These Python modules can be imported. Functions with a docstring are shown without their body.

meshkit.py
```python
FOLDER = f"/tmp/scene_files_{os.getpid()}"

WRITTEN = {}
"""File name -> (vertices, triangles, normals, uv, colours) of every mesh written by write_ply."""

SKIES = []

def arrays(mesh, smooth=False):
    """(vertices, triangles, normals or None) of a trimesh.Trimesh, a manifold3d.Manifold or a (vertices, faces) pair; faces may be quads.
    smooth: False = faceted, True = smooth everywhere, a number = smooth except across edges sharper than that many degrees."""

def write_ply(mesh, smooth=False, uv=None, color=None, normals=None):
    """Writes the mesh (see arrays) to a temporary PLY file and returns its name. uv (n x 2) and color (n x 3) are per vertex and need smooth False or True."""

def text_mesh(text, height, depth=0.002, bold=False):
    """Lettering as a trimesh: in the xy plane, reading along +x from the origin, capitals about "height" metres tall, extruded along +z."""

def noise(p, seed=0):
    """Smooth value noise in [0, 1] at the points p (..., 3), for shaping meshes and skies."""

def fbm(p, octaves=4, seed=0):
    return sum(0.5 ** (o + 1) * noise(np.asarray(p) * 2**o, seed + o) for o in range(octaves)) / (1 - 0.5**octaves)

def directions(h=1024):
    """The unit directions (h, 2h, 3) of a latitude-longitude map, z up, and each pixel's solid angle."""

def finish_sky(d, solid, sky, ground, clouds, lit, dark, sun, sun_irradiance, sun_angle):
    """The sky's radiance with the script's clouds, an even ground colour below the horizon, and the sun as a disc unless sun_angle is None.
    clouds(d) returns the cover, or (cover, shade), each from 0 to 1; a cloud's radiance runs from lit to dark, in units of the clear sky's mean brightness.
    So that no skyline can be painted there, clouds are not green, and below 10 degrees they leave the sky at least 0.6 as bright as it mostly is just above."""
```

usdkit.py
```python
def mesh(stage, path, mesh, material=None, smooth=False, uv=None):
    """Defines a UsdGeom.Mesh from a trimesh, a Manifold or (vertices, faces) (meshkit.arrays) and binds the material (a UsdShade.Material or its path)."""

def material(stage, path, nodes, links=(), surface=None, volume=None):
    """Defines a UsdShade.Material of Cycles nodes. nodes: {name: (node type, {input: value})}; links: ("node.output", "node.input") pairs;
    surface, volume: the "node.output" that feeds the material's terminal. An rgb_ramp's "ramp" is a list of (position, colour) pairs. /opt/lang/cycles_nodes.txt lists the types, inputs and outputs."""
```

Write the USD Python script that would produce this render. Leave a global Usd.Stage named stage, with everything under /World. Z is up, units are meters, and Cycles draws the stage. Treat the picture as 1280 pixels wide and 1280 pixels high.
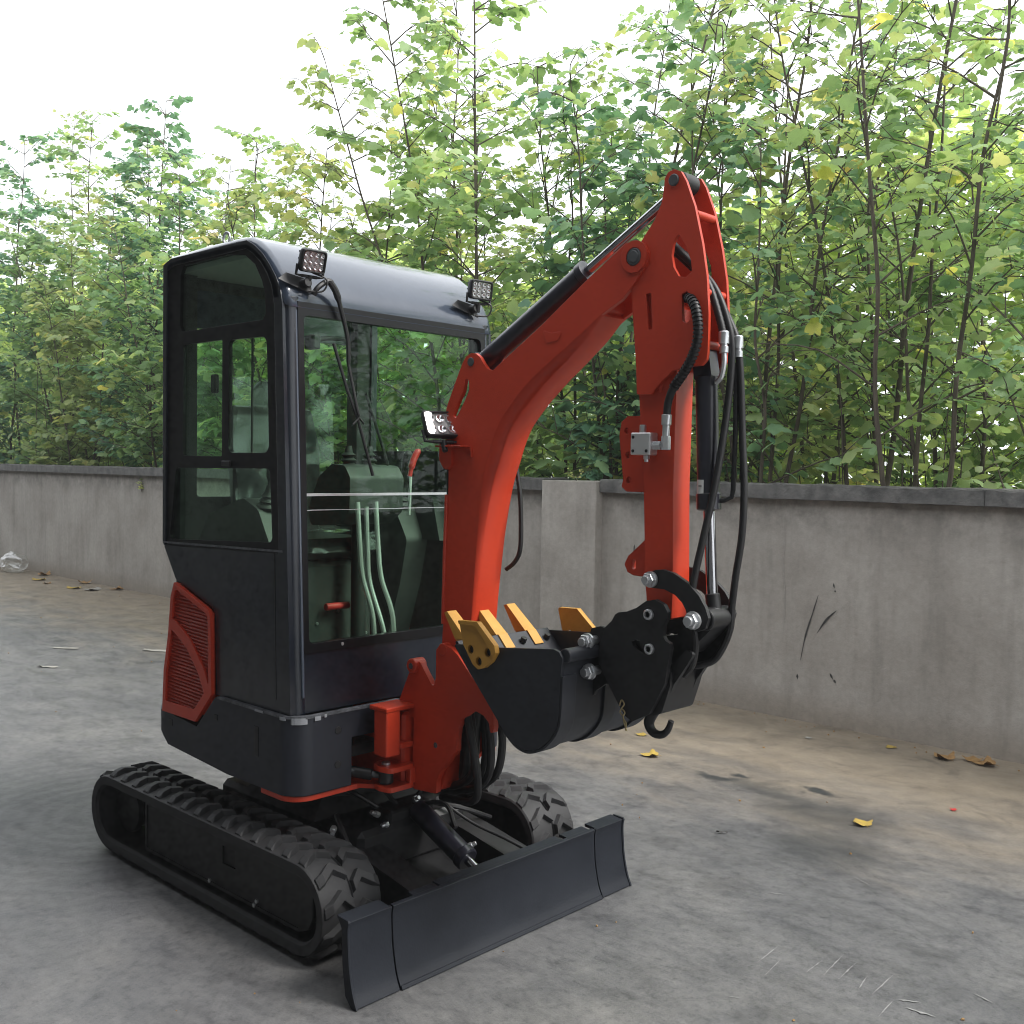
import math, random
import numpy as np
import trimesh
import manifold3d as m3
from manifold3d import Manifold, CrossSection, FillRule
from shapely.geometry import Polygon, LineString, box as sbox, MultiPolygon, Point
from shapely import affinity
import usdkit, meshkit
from pxr import Gf, Sdf, Usd, UsdGeom, UsdLux, UsdShade

random.seed(7); RNG = np.random.default_rng(11)
stage = Usd.Stage.CreateInMemory()
UsdGeom.SetStageUpAxis(stage, UsdGeom.Tokens.z); UsdGeom.SetStageMetersPerUnit(stage, 1.0)
UsdGeom.Xform.Define(stage, '/World'); UsdGeom.Scope.Define(stage, '/World/Looks')
PI = math.pi
V = lambda *a: np.array(a, float)

# ------------------------------------------------------------------ camera
EYE = V(3.4, -2.55, 1.6)
yaw, pitch, roll = np.radians([46.514, 2.462, 0.9368])
f0 = V(-math.cos(yaw), math.sin(yaw), 0); r0 = V(math.sin(yaw), math.cos(yaw), 0); u0 = V(0, 0, 1)
FW = f0 * math.cos(pitch) - u0 * math.sin(pitch); u2 = u0 * math.cos(pitch) + f0 * math.sin(pitch)
RT = r0 * math.cos(roll) + u2 * math.sin(roll); UP = u2 * math.cos(roll) - r0 * math.sin(roll)
cam = UsdGeom.Camera.Define(stage, '/World/camera')
cam.AddTransformOp().Set(Gf.Matrix4d(*RT, 0, *UP, 0, *(-FW), 0, *EYE, 1))
cam.CreateHorizontalApertureAttr(36.0); cam.CreateVerticalApertureAttr(36.0)
cam.CreateFocalLengthAttr(36.0 * 1315.43 / 1280); cam.CreateClippingRangeAttr(Gf.Vec2f(0.05, 500))
cam.CreateExposureAttr(2.5)

# ------------------------------------------------------------------ light
SUN = V(0.60, 0.30, 0.76); SUN /= np.linalg.norm(SUN)
sun_el, sun_rot = math.asin(SUN[2]), math.atan2(SUN[0], SUN[1])
sun = UsdLux.DistantLight.Define(stage, '/World/sun')
zax = SUN; xax = np.cross(V(0, 0, 1), zax); xax /= np.linalg.norm(xax); yax = np.cross(zax, xax)
sun.AddTransformOp().Set(Gf.Matrix4d(*xax, 0, *yax, 0, *zax, 0, 0, 0, 20, 1))
sun.CreateIntensityAttr(0.22); sun.CreateAngleAttr(20.0); sun.CreateNormalizeAttr(True); sun.CreateColorAttr(Gf.Vec3f(1, 0.97, 0.93))
dome = UsdLux.DomeLight.Define(stage, '/World/sky')
dome.GetPrim().SetCustomDataByKey('kind', 'structure')
SKY = usdkit.material(stage, '/World/Looks/overcast_sky', {
    'sky': ('sky_texture', dict(sky_type='single_scattering', sun_disc=False, sun_elevation=sun_el, sun_rotation=sun_rot, aerosol_density=3.0)),
    'tc': ('texture_coordinate', {}),
    'map': ('mapping', dict(scale=(1.0, 1.0, 2.2))),
    'n': ('noise_texture', dict(scale=1.7, detail=4.0, roughness=0.55)),
    'ramp': ('rgb_ramp', dict(ramp=[(0.25, (5.7, 6.0, 6.4)), (0.75, (7.0, 7.1, 7.2))])),
    'mix': ('mix_color', dict(fac=0.94, use_clamp=False)),
    'bg': ('background_shader', dict(strength=0.05)),
}, [('tc.generated', 'map.vector'), ('map.vector', 'n.vector'), ('n.fac', 'ramp.fac'), ('sky.color', 'mix.a'), ('ramp.color', 'mix.b'), ('mix.result', 'bg.color')], surface='bg.background')
UsdShade.MaterialBindingAPI.Apply(dome.GetPrim()).Bind(SKY)

# ------------------------------------------------------------------ materials
MATS = {}
def pbr(name, c1, c2=None, rough=0.5, rough2=None, metal=0.0, coat=0.0, scale=6.0, detail=5.0, bump=0.0, bscale=80.0, bev=0.0, spec=0.5, squash=(1, 1, 1), coat_rough=0.05):
    nodes = {'g': ('geometry', {}), 'p': ('principled_bsdf', dict(base_color=c1, roughness=rough, metallic=metal, coat_weight=coat, coat_roughness=coat_rough, specular_ior_level=spec))}
    links = []
    nodes['map'] = ('mapping', dict(scale=squash)); links.append(('g.position', 'map.vector'))
    if c2 is not None or rough2 is not None:
        nodes['n'] = ('noise_texture', dict(scale=scale, detail=detail, roughness=0.6)); links.append(('map.vector', 'n.vector'))
    if c2 is not None:
        nodes['r'] = ('rgb_ramp', dict(ramp=[(0.32, c1), (0.68, c2)])); links += [('n.fac', 'r.fac'), ('r.color', 'p.base_color')]
    if rough2 is not None:
        nodes['mr'] = ('map_range', dict(from_min=0.3, from_max=0.7, to_min=rough, to_max=rough2, clamp=True)); links += [('n.fac', 'mr.value'), ('mr.result', 'p.roughness')]
    last = None
    if bev:
        nodes['bv'] = ('bevel', dict(samples=4, radius=bev)); last = 'bv.bevel'
    if bump:
        nodes['bn'] = ('noise_texture', dict(scale=bscale, detail=4.0)); nodes['bp'] = ('bump', dict(strength=bump, distance=0.01))
        links += [('map.vector', 'bn.vector'), ('bn.fac', 'bp.height')]
        if last: links.append((last, 'bp.normal'))
        last = 'bp.normal'
    if last: links.append((last, 'p.normal'))
    MATS[name] = usdkit.material(stage, '/World/Looks/' + name, nodes, links, surface='p.BSDF')
    return MATS[name]

pbr('red_paint', (0.46, 0.036, 0.012), (0.50, 0.042, 0.014), rough=0.38, rough2=0.46, coat=0.25, coat_rough=0.25, scale=3, bump=0.03, bscale=220, bev=0.003, spec=0.35)
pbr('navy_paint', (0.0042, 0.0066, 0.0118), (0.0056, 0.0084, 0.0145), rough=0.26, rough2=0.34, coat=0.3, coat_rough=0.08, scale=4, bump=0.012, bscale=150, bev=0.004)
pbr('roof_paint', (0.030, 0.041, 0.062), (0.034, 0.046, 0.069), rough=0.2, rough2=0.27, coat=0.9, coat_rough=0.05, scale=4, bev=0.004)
pbr('skirt_paint', (0.0080, 0.0098, 0.0160), (0.0115, 0.0138, 0.0215), rough=0.42, rough2=0.52, scale=5, bump=0.04, bscale=250, bev=0.004)
pbr('worn_edge', (0.12, 0.125, 0.14), (0.02, 0.022, 0.026), rough=0.5, scale=30)
pbr('black_gloss', (0.004, 0.004, 0.005), rough=0.3, spec=0.3, bev=0.002)
pbr('black_paint', (0.007, 0.007, 0.008), (0.010, 0.010, 0.011), rough=0.42, rough2=0.55, scale=10, bev=0.002, bump=0.03, bscale=200)
pbr('cylinder_paint', (0.011, 0.011, 0.019), (0.013, 0.013, 0.021), rough=0.3, rough2=0.4, coat=0.3, scale=5)
pbr('bucket_paint', (0.010, 0.012, 0.017), (0.018, 0.020, 0.026), rough=0.42, rough2=0.55, scale=9, bump=0.05, bscale=90, bev=0.003)
pbr('blade_paint', (0.0060, 0.0080, 0.0130), (0.009, 0.0115, 0.0175), spec=0.32, rough=0.48, rough2=0.6, scale=6, bump=0.05, bscale=140, bev=0.003)
pbr('track_rubber', (0.014, 0.014, 0.015), (0.030, 0.030, 0.032), rough=0.62, rough2=0.75, scale=14, bump=0.08, bscale=180, bev=0.004)
pbr('hose_rubber', (0.008, 0.008, 0.009), rough=0.5, bump=0.1, bscale=400)
pbr('steel', (0.66, 0.66, 0.66), rough=0.32, metal=0.75)
pbr('chrome', (0.42, 0.42, 0.44), rough=0.1, metal=1.0)
pbr('zinc', (0.52, 0.54, 0.56), (0.62, 0.63, 0.64), rough=0.32, metal=0.85, scale=60, bev=0.001)
pbr('pin_steel', (0.07, 0.075, 0.08), (0.11, 0.115, 0.12), rough=0.5, metal=0.5, scale=60)
pbr('ochre_paint', (0.42, 0.21, 0.030), (0.50, 0.26, 0.045), rough=0.5, scale=12, bump=0.05, bscale=120, bev=0.003)
pbr('interior', (0.016, 0.017, 0.018), (0.022, 0.023, 0.024), rough=0.6, scale=10, bump=0.06, bscale=300)
pbr('interior_grey', (0.030, 0.031, 0.032), (0.042, 0.043, 0.044), rough=0.55, scale=10, bump=0.05, bscale=300)
pbr('liner', (0.34, 0.35, 0.35), rough=0.8)
pbr('seat_vinyl', (0.02, 0.02, 0.022), rough=0.5, bump=0.08, bscale=200)
pbr('red_plastic', (0.5, 0.03, 0.03), rough=0.4)
pbr('white_label', (0.7, 0.7, 0.68), rough=0.5)
pbr('label_ink', (0.02, 0.02, 0.02), rough=0.5)
pbr('lens_white', (0.42, 0.42, 0.42), rough=0.45, metal=0.1)
pbr('reflector', (0.85, 0.85, 0.86), rough=0.14, metal=1.0)
pbr('brass_wire', (0.5, 0.40, 0.22), rough=0.35, metal=0.8)
pbr('bark', (0.050, 0.040, 0.028), (0.105, 0.086, 0.062), rough=0.85, scale=18, squash=(1, 1, 0.3), bump=0.3, bscale=90)
pbr('soil', (0.05, 0.04, 0.022), (0.06, 0.09, 0.025), rough=0.95, scale=3, bump=0.5, bscale=12)
pbr('dry_leaf', (0.20, 0.11, 0.04), (0.32, 0.19, 0.07), rough=0.7, scale=30)
pbr('yellow_leaf', (0.42, 0.30, 0.05), (0.34, 0.23, 0.06), rough=0.6, scale=30)
pbr('pale_scrap', (0.34, 0.33, 0.30), (0.27, 0.26, 0.23), rough=0.7, scale=40)
pbr('dark_scrap', (0.03, 0.028, 0.025), rough=0.8)
pbr('pale_house', (0.55, 0.53, 0.5), (0.6, 0.58, 0.55), rough=0.8, scale=2)
pbr('house_window', (0.05, 0.06, 0.07), rough=0.1)
pbr('house_roof', (0.24, 0.23, 0.23), rough=0.8)

def glass(name, tint, f0=0.04, rough=0.01):
    MATS[name] = usdkit.material(stage, '/World/Looks/' + name, {
        'w': ('layer_weight', dict(blend=0.5)), 'pw': ('math', dict(math_type='power', value2=5.0)), 'f': ('math', dict(math_type='multiply_add', value2=1 - f0, value3=f0)),
        't': ('transparent_bsdf', dict(color=tint)), 'g': ('glossy_bsdf', dict(color=(1, 1, 1), roughness=rough)),
        'm': ('mix_closure', {})}, [('w.facing', 'pw.value1'), ('pw.value', 'f.value1'), ('f.value', 'm.fac'), ('t.BSDF', 'm.closure1'), ('g.BSDF', 'm.closure2')], surface='m.closure')
glass('green_glass', (0.86, 0.960, 0.885), f0=0.012); glass('lens_glass', (0.96, 0.96, 0.96)); glass('plastic_film', (0.90, 0.93, 0.93), f0=0.10, rough=0.12)
glass('bag_film', (0.82, 0.82, 0.80), f0=0.22, rough=0.3)

def leafmat(name, ramp, per, trans=0.5, rough=0.45, gain=2.25):
    ramp = [(t_, tuple(min(.8, c_ * gain * w_) for c_, w_ in zip(col, (1.04, 1.00, 1.28)))) for t_, col in ramp]   # the blade's reflected and transmitted halves
    src = ('o.random' if per == 'object' else 'o.random_per_island')
    MATS[name] = usdkit.material(stage, '/World/Looks/' + name, {
        'o': ('object_info' if per == 'object' else 'geometry', {}),
        'r': ('rgb_ramp', dict(ramp=ramp)),
        'p': ('principled_bsdf', dict(roughness=rough, specular_ior_level=0.4)),
        'br': ('mix_color', dict(blend_type='multiply', fac=1.0, b=(1.36, 1.28, 0.86), use_clamp=False)),
        't': ('translucent_bsdf', {}), 'm': ('mix_closure', dict(fac=trans))},
        [(src, 'r.fac'), ('r.color', 'p.base_color'), ('r.color', 'br.a'), ('br.result', 't.color'), ('p.BSDF', 'm.closure1'), ('t.BSDF', 'm.closure2')], surface='m.closure')
G_MAIN = [(0, (0.1, 0.165, 0.06)), (0.3, (0.135, 0.21, 0.075)), (0.6, (0.17, 0.245, 0.09)), (0.9, (0.215, 0.275, 0.105)), (0.955, (0.26, 0.285, 0.1)), (0.975, (0.46, 0.36, 0.08)), (1.0, (0.48, 0.33, 0.08))]
G_BLUE = [(0, (0.06, 0.125, 0.062)), (0.4, (0.1, 0.175, 0.08)), (0.8, (0.14, 0.22, 0.095)), (0.97, (0.19, 0.24, 0.09)), (1.0, (0.44, 0.34, 0.08))]
G_OLIVE = [(0, (0.125, 0.17, 0.06)), (0.4, (0.18, 0.22, 0.075)), (0.8, (0.235, 0.265, 0.095)), (0.95, (0.3, 0.29, 0.1)), (1.0, (0.4, 0.28, 0.1))]
G_BACK = [(0, (0.2, 0.26, 0.085)), (0.5, (0.27, 0.33, 0.11)), (0.9, (0.34, 0.37, 0.14)), (1.0, (0.42, 0.37, 0.15))]
for nm, rp in (('green', G_MAIN), ('blue', G_BLUE), ('olive', G_OLIVE)):
    leafmat('leaf_' + nm, rp, 'object'); leafmat('foliage_' + nm, rp, 'island')
leafmat('foliage_back', G_BACK, 'island', trans=0.5)

# concrete pavement: blue grey slab, tan dust drifting along the wall, damp stains where the photo shows them
def math_node(t, **k): return ('math', dict(math_type=t, **k))
def ground_material():
    N = {'g': ('geometry', {}), 'sx': ('separate_xyz', {}),
         'n1': ('noise_texture', dict(scale=0.9, detail=6.0, roughness=0.62)), 'r1': ('rgb_ramp', dict(ramp=[(0.30, (0.080, 0.081, 0.085)), (0.5, (0.112, 0.112, 0.114)), (0.70, (0.143, 0.141, 0.138))])),
         'st': ('mapping', dict(rotation=(0, 0, 0.35), scale=(1.5, 3.2, 1.0))), 'n2': ('noise_texture', dict(scale=2.2, detail=6.0, roughness=0.65)), 'r2': ('rgb_ramp', dict(ramp=[(0.32, (0.62, 0.62, 0.63)), (0.50, (1, 1, 1)), (0.72, (1.16, 1.15, 1.13))])),
         'mul': ('mix_color', dict(blend_type='multiply', fac=0.6, use_clamp=False)),
         'n4': ('noise_texture', dict(scale=24.0, detail=8.0, roughness=0.75)), 'r4': ('rgb_ramp', dict(ramp=[(0.34, (0.60, 0.60, 0.61)), (0.48, (1.0, 1.0, 1.0)), (0.66, (1.26, 1.25, 1.24))])),
         'mul2': ('mix_color', dict(blend_type='multiply', fac=0.8, use_clamp=False)),
         'ny': ('noise_texture', dict(scale=1.1, detail=5.0, roughness=0.6)), 'ya': math_node('multiply_add', value2=2.2, value3=-1.1), 'yb': math_node('add'),
         'ys': ('map_range', dict(range_type='smoothstep', from_min=1.2, from_max=3.1, to_min=0.0, to_max=0.95, clamp=True)),
         'dust': ('rgb_ramp', dict(ramp=[(0.3, (0.195, 0.160, 0.118)), (0.7, (0.268, 0.224, 0.170))])), 'nd': ('noise_texture', dict(scale=3.0, detail=6.0, roughness=0.65)),
         'mixd': ('mix_color', dict(blend_type='mix', use_clamp=False)),
         'p': ('principled_bsdf', dict(specular_ior_level=0.45)),
         'rr': ('map_range', dict(from_min=0.3, from_max=0.7, to_min=0.34, to_max=0.62, clamp=True)),
         'bn': ('noise_texture', dict(scale=120.0, detail=5.0, roughness=0.7)), 'bp': ('bump', dict(strength=0.35, distance=0.004)),
         'bn2': ('noise_texture', dict(scale=7.0, detail=5.0, roughness=0.6)), 'bp2': ('bump', dict(strength=0.25, distance=0.012))}
    Lk = [('g.position', 'n1.vector'), ('n1.fac', 'r1.fac'), ('g.position', 'st.vector'), ('st.vector', 'n2.vector'), ('n2.fac', 'r2.fac'), ('r1.color', 'mul.a'), ('r2.color', 'mul.b'),
          ('g.position', 'n4.vector'), ('n4.fac', 'r4.fac'), ('mul.result', 'mul2.a'), ('r4.color', 'mul2.b'),
          ('g.position', 'sx.vector'), ('st.vector', 'ny.vector'), ('ny.fac', 'ya.value1'), ('ya.value', 'yb.value1'), ('sx.y', 'yb.value2'), ('yb.value', 'ys.value'),
          ('g.position', 'nd.vector'), ('nd.fac', 'dust.fac'), ('ys.result', 'mixd.fac'), ('mul2.result', 'mixd.a'), ('dust.color', 'mixd.b'),
          ('n2.fac', 'rr.value'), ('rr.result', 'p.roughness'), ('g.position', 'bn.vector'), ('bn.fac', 'bp.height'), ('g.position', 'bn2.vector'), ('bn2.fac', 'bp2.height'), ('bp2.normal', 'bp.normal'), ('bp.normal', 'p.normal')]
    N.update({'sp': ('noise_texture', dict(scale=95.0, detail=4.0, roughness=0.85)), 'spr': ('rgb_ramp', dict(ramp=[(0.32, (0.45, 0.45, 0.46)), (0.45, (1, 1, 1)), (0.58, (1.0, 1.0, 1.0)), (0.70, (1.5, 1.48, 1.45))])), 'spm': ('mix_color', dict(blend_type='multiply', fac=0.75, use_clamp=False)),
              'bl': ('noise_texture', dict(scale=4.2, detail=7.0, roughness=0.72, distortion=0.6)), 'blr': ('rgb_ramp', dict(ramp=[(0.34, (0.66, 0.67, 0.69)), (0.47, (0.97, 0.97, 0.97)), (0.58, (1.05, 1.05, 1.04)), (0.70, (1.24, 1.23, 1.20))])), 'blm': ('mix_color', dict(blend_type='multiply', fac=0.9, use_clamp=False)),
              'ac': ('vector_math', dict(math_type='subtract', vector2=(-1.15, -0.35, 0.0))), 'aw': ('wave_texture', dict(wave_type='rings', rings_direction='spherical', profile='sine', scale=3.4, distortion=6.5, detail=5.0, detail_scale=1.6, detail_roughness=0.7)), 'ar': ('rgb_ramp', dict(ramp=[(0.15, (0.70, 0.70, 0.71)), (0.55, (1.0, 1.0, 1.0)), (0.9, (1.16, 1.16, 1.16))])),
              'al': ('vector_math', dict(math_type='length')), 'am': ('map_range', dict(range_type='smoothstep', from_min=0.35, from_max=1.5, to_min=0.55, to_max=0.0, clamp=True)), 'arm': ('mix_color', dict(blend_type='multiply', use_clamp=False))})
    Lk += [('g.position', 'sp.vector'), ('sp.fac', 'spr.fac'), ('mixd.result', 'spm.a'), ('spr.color', 'spm.b'), ('g.position', 'bl.vector'), ('bl.fac', 'blr.fac'), ('spm.result', 'blm.a'), ('blr.color', 'blm.b'),
           ('g.position', 'ac.vector1'), ('ac.vector', 'aw.vector'), ('aw.color', 'ar.fac'), ('ac.vector', 'al.vector1'), ('al.value', 'am.value'), ('am.result', 'arm.fac'), ('blm.result', 'arm.a'), ('ar.color', 'arm.b')]
    prev = 'arm.result'
    N['nw'] = ('noise_texture', dict(scale=3.5, detail=4.0, roughness=0.6)); Lk.append(('g.position', 'nw.vector'))
    N['wv'] = ('vector_math', dict(math_type='scale', scale=0.36)); Lk.append(('nw.color', 'wv.vector1'))
    N['wp'] = ('vector_math', dict(math_type='add')); Lk += [('g.position', 'wp.vector1'), ('wv.vector', 'wp.vector2')]
    stains = [((0.43, 2.14), (0.13, 0.065), 1.0), ((0.52, 2.26), (0.09, 0.05), 1.0), ((0.95, 2.29), (0.16, 0.065), 1.0), ((1.13, 1.98), (0.38, 0.27), 0.62), ((1.37, 1.57), (0.32, 0.27), 0.62), ((0.68, 2.14), (0.46, 0.10), 0.55), ((1.0, 1.2), (0.6, 0.4), 0.15), ((-4.2, 1.1), (0.8, 0.35), 0.1)]
    for i, ((cx, cy), (rx, ry), k) in enumerate(stains):
        N[f's{i}'] = ('vector_math', dict(math_type='subtract', vector2=(cx + 0.18, cy + 0.18, 0.18))); Lk.append(('wp.vector', f's{i}.vector1'))
        N[f'm{i}'] = ('vector_math', dict(math_type='multiply', vector2=(1 / rx, 1 / ry, 0))); Lk.append((f's{i}.vector', f'm{i}.vector1'))
        N[f'l{i}'] = ('vector_math', dict(math_type='length')); Lk.append((f'm{i}.vector', f'l{i}.vector1'))
        N[f'f{i}'] = ('map_range', dict(range_type='smoothstep', from_min=1.10, from_max=0.35, to_min=0.0, to_max=k, clamp=True)); Lk.append((f'l{i}.value', f'f{i}.value'))
        N[f'x{i}'] = ('mix_color', dict(blend_type='mix', b=(0.034, 0.036, 0.036), use_clamp=False)); Lk += [(prev, f'x{i}.a'), (f'f{i}.result', f'x{i}.fac')]
        prev = f'x{i}.result'
    Lk.append((prev, 'p.base_color'))
    MATS['pavement'] = usdkit.material(stage, '/World/Looks/pavement', N, Lk, surface='p.BSDF')
ground_material()

def wall_material(name, dark=1.0, top=1.42):
    N = {'g': ('geometry', {}), 'sx': ('separate_xyz', {}),
         'n1': ('noise_texture', dict(scale=1.6, detail=6.0, roughness=0.6)), 'r1': ('rgb_ramp', dict(ramp=[(0.30, (0.232 * dark, 0.214 * dark, 0.190 * dark)), (0.52, (0.295 * dark, 0.276 * dark, 0.248 * dark)), (0.72, (0.345 * dark, 0.326 * dark, 0.296 * dark))])),
         'sv': ('mapping', dict(scale=(5.0, 5.0, 0.55))), 'n2': ('noise_texture', dict(scale=1.5, detail=5.0, roughness=0.6)), 'r2': ('rgb_ramp', dict(ramp=[(0.33, (0.66, 0.66, 0.66)), (0.5, (1, 1, 1)), (0.7, (1.08, 1.08, 1.08))])),
         'mul': ('mix_color', dict(blend_type='multiply', fac=0.45, use_clamp=False)),
         'tm': ('map_range', dict(range_type='smoothstep', from_min=top - 0.34, from_max=top, to_min=0.0, to_max=1.0, clamp=True)),
         'nt': ('noise_texture', dict(scale=5.0, detail=5.0, roughness=0.7)), 'rt': ('rgb_ramp', dict(ramp=[(0.38, (0, 0, 0)), (0.62, (1, 1, 1))])), 'mt': math_node('multiply'), 'mt2': math_node('multiply', value2=0.75),
         'mixt': ('mix_color', dict(b=(0.115, 0.108, 0.098), use_clamp=False)),
         'bm': ('map_range', dict(range_type='smoothstep', from_min=0.0, from_max=0.24, to_min=0.95, to_max=0.0, clamp=True)), 'mb': math_node('multiply'),
         'mixb': ('mix_color', dict(b=(0.17, 0.135, 0.095), use_clamp=False)),
         'n5': ('noise_texture', dict(scale=26.0, detail=6.0, roughness=0.7)), 'r5': ('rgb_ramp', dict(ramp=[(0.3, (0.86, 0.86, 0.86)), (0.7, (1.08, 1.08, 1.08))])), 'mul5': ('mix_color', dict(blend_type='multiply', fac=0.9, use_clamp=False)),
         'p': ('principled_bsdf', dict(roughness=0.85, specular_ior_level=0.25)), 'bn': ('noise_texture', dict(scale=45.0, detail=6.0, roughness=0.7)), 'bp': ('bump', dict(strength=0.35, distance=0.006))}
    Lk = [('g.position', 'n1.vector'), ('n1.fac', 'r1.fac'), ('g.position', 'sv.vector'), ('sv.vector', 'n2.vector'), ('n2.fac', 'r2.fac'), ('r1.color', 'mul.a'), ('r2.color', 'mul.b'),
          ('g.position', 'sx.vector'), ('sx.z', 'tm.value'), ('g.position', 'nt.vector'), ('nt.fac', 'rt.fac'), ('tm.result', 'mt.value1'), ('rt.color', 'mt.value2'), ('mt.value', 'mt2.value1'), ('mt2.value', 'mixt.fac'), ('mul.result', 'mixt.a'),
          ('sx.z', 'bm.value'), ('bm.result', 'mb.value1'), ('n1.fac', 'mb.value2'), ('mb.value', 'mixb.fac'), ('mixt.result', 'mixb.a'), ('mixb.result', 'mul5.a'), ('g.position', 'n5.vector'), ('n5.fac', 'r5.fac'), ('r5.color', 'mul5.b'), ('mul5.result', 'p.base_color'),
          ('g.position', 'bn.vector'), ('bn.fac', 'bp.height'), ('bp.normal', 'p.normal')]
    MATS[name] = usdkit.material(stage, '/World/Looks/' + name, N, Lk, surface='p.BSDF')
wall_material('wall_render', 1.02); wall_material('pilaster_render', 1.10, top=2.2)
pbr('coping_concrete', (0.045, 0.045, 0.044), (0.135, 0.132, 0.125), rough=0.9, scale=9, detail=7, bump=0.5, bscale=40)

# ------------------------------------------------------------------ scene tree helpers
USED = {}
def free_path(parent, name):
    k = (parent, name); n = USED.get(k, -1) + 1; USED[k] = n
    return parent + '/' + (name if n == 0 else f'{name}_{n:03d}')
def tag(prim, label=None, cat=None, group=None, kind=None):
    for k, v in (('label', label), ('category', cat), ('group', group), ('kind', kind)):
        if v: prim.SetCustomDataByKey(k, v)
    return prim
def thing(name, label, cat, loc=(0, 0, 0), group=None, kind=None):
    x = UsdGeom.Xform.Define(stage, free_path('/World', name)); x.AddTranslateOp().Set(Gf.Vec3d(*map(float, loc)))
    return tag(x.GetPrim(), label, cat, group, kind)
def obj(name, mesh, m, parent=None, smooth=32, label=None, kind=None, off=None):
    base = str(parent.GetPath()) if parent is not None else '/World'
    if off is not None:
        v, f, _ = meshkit.arrays(mesh); mesh = (v - np.asarray(off, float), f)
    p = usdkit.mesh(stage, free_path(base, name), mesh, MATS[m], smooth=smooth).GetPrim()
    return tag(p, label=label, kind=kind)

# ------------------------------------------------------------------ shape helpers
def tri(man): return man
def contours(poly):
    if isinstance(poly, (list, tuple, np.ndarray)): poly = Polygon(poly)
    poly = poly.buffer(0)
    polys = poly.geoms if isinstance(poly, MultiPolygon) else [poly]
    out = []
    for q in polys:
        out.append(np.array(q.exterior.coords)[:-1]); out += [np.array(h.coords)[:-1] for h in q.interiors]
    return out
def rnd(poly, r, seg=5):
    if not isinstance(poly, Polygon): poly = Polygon(poly)
    return poly.buffer(0).buffer(r, quad_segs=seg).buffer(-2 * r, quad_segs=seg).buffer(r, quad_segs=seg).simplify(0.0006)
def prism(poly, h0, h1): return CrossSection(contours(poly), FillRule.EvenOdd).extrude(h1 - h0).translate((0, 0, h0))
def warp(man, fn): return man.warp_batch(fn)
def plate(poly, y0, y1):       # polygon in (x, z), thickness along y
    return prism(poly, -y1, -y0).rotate((90, 0, 0))
def platex(poly, x0, x1):      # polygon in (y, z), thickness along x
    return prism(poly, x0, x1).rotate((90, 0, 90))
def platez(poly, z0, z1): return prism(poly, z0, z1)
def blk(x0, x1, y0, y1, z0, z1, c=0.0):
    if c <= 0: return Manifold.cube((x1 - x0, y1 - y0, z1 - z0)).translate((x0, y0, z0))
    pts = []
    for sx, a in ((0, x0), (1, x1)):
        for sy, b in ((0, y0), (1, y1)):
            for sz, d in ((0, z0), (1, z1)):
                ex, ey, ez = (c if sx == 0 else -c), (c if sy == 0 else -c), (c if sz == 0 else -c)
                pts += [(a, b + ey, d + ez), (a + ex, b, d + ez), (a + ex, b + ey, d)]
    return Manifold.hull_points(np.array(pts))
def hull(pts): return Manifold.hull_points(np.array(pts, float))
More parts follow.
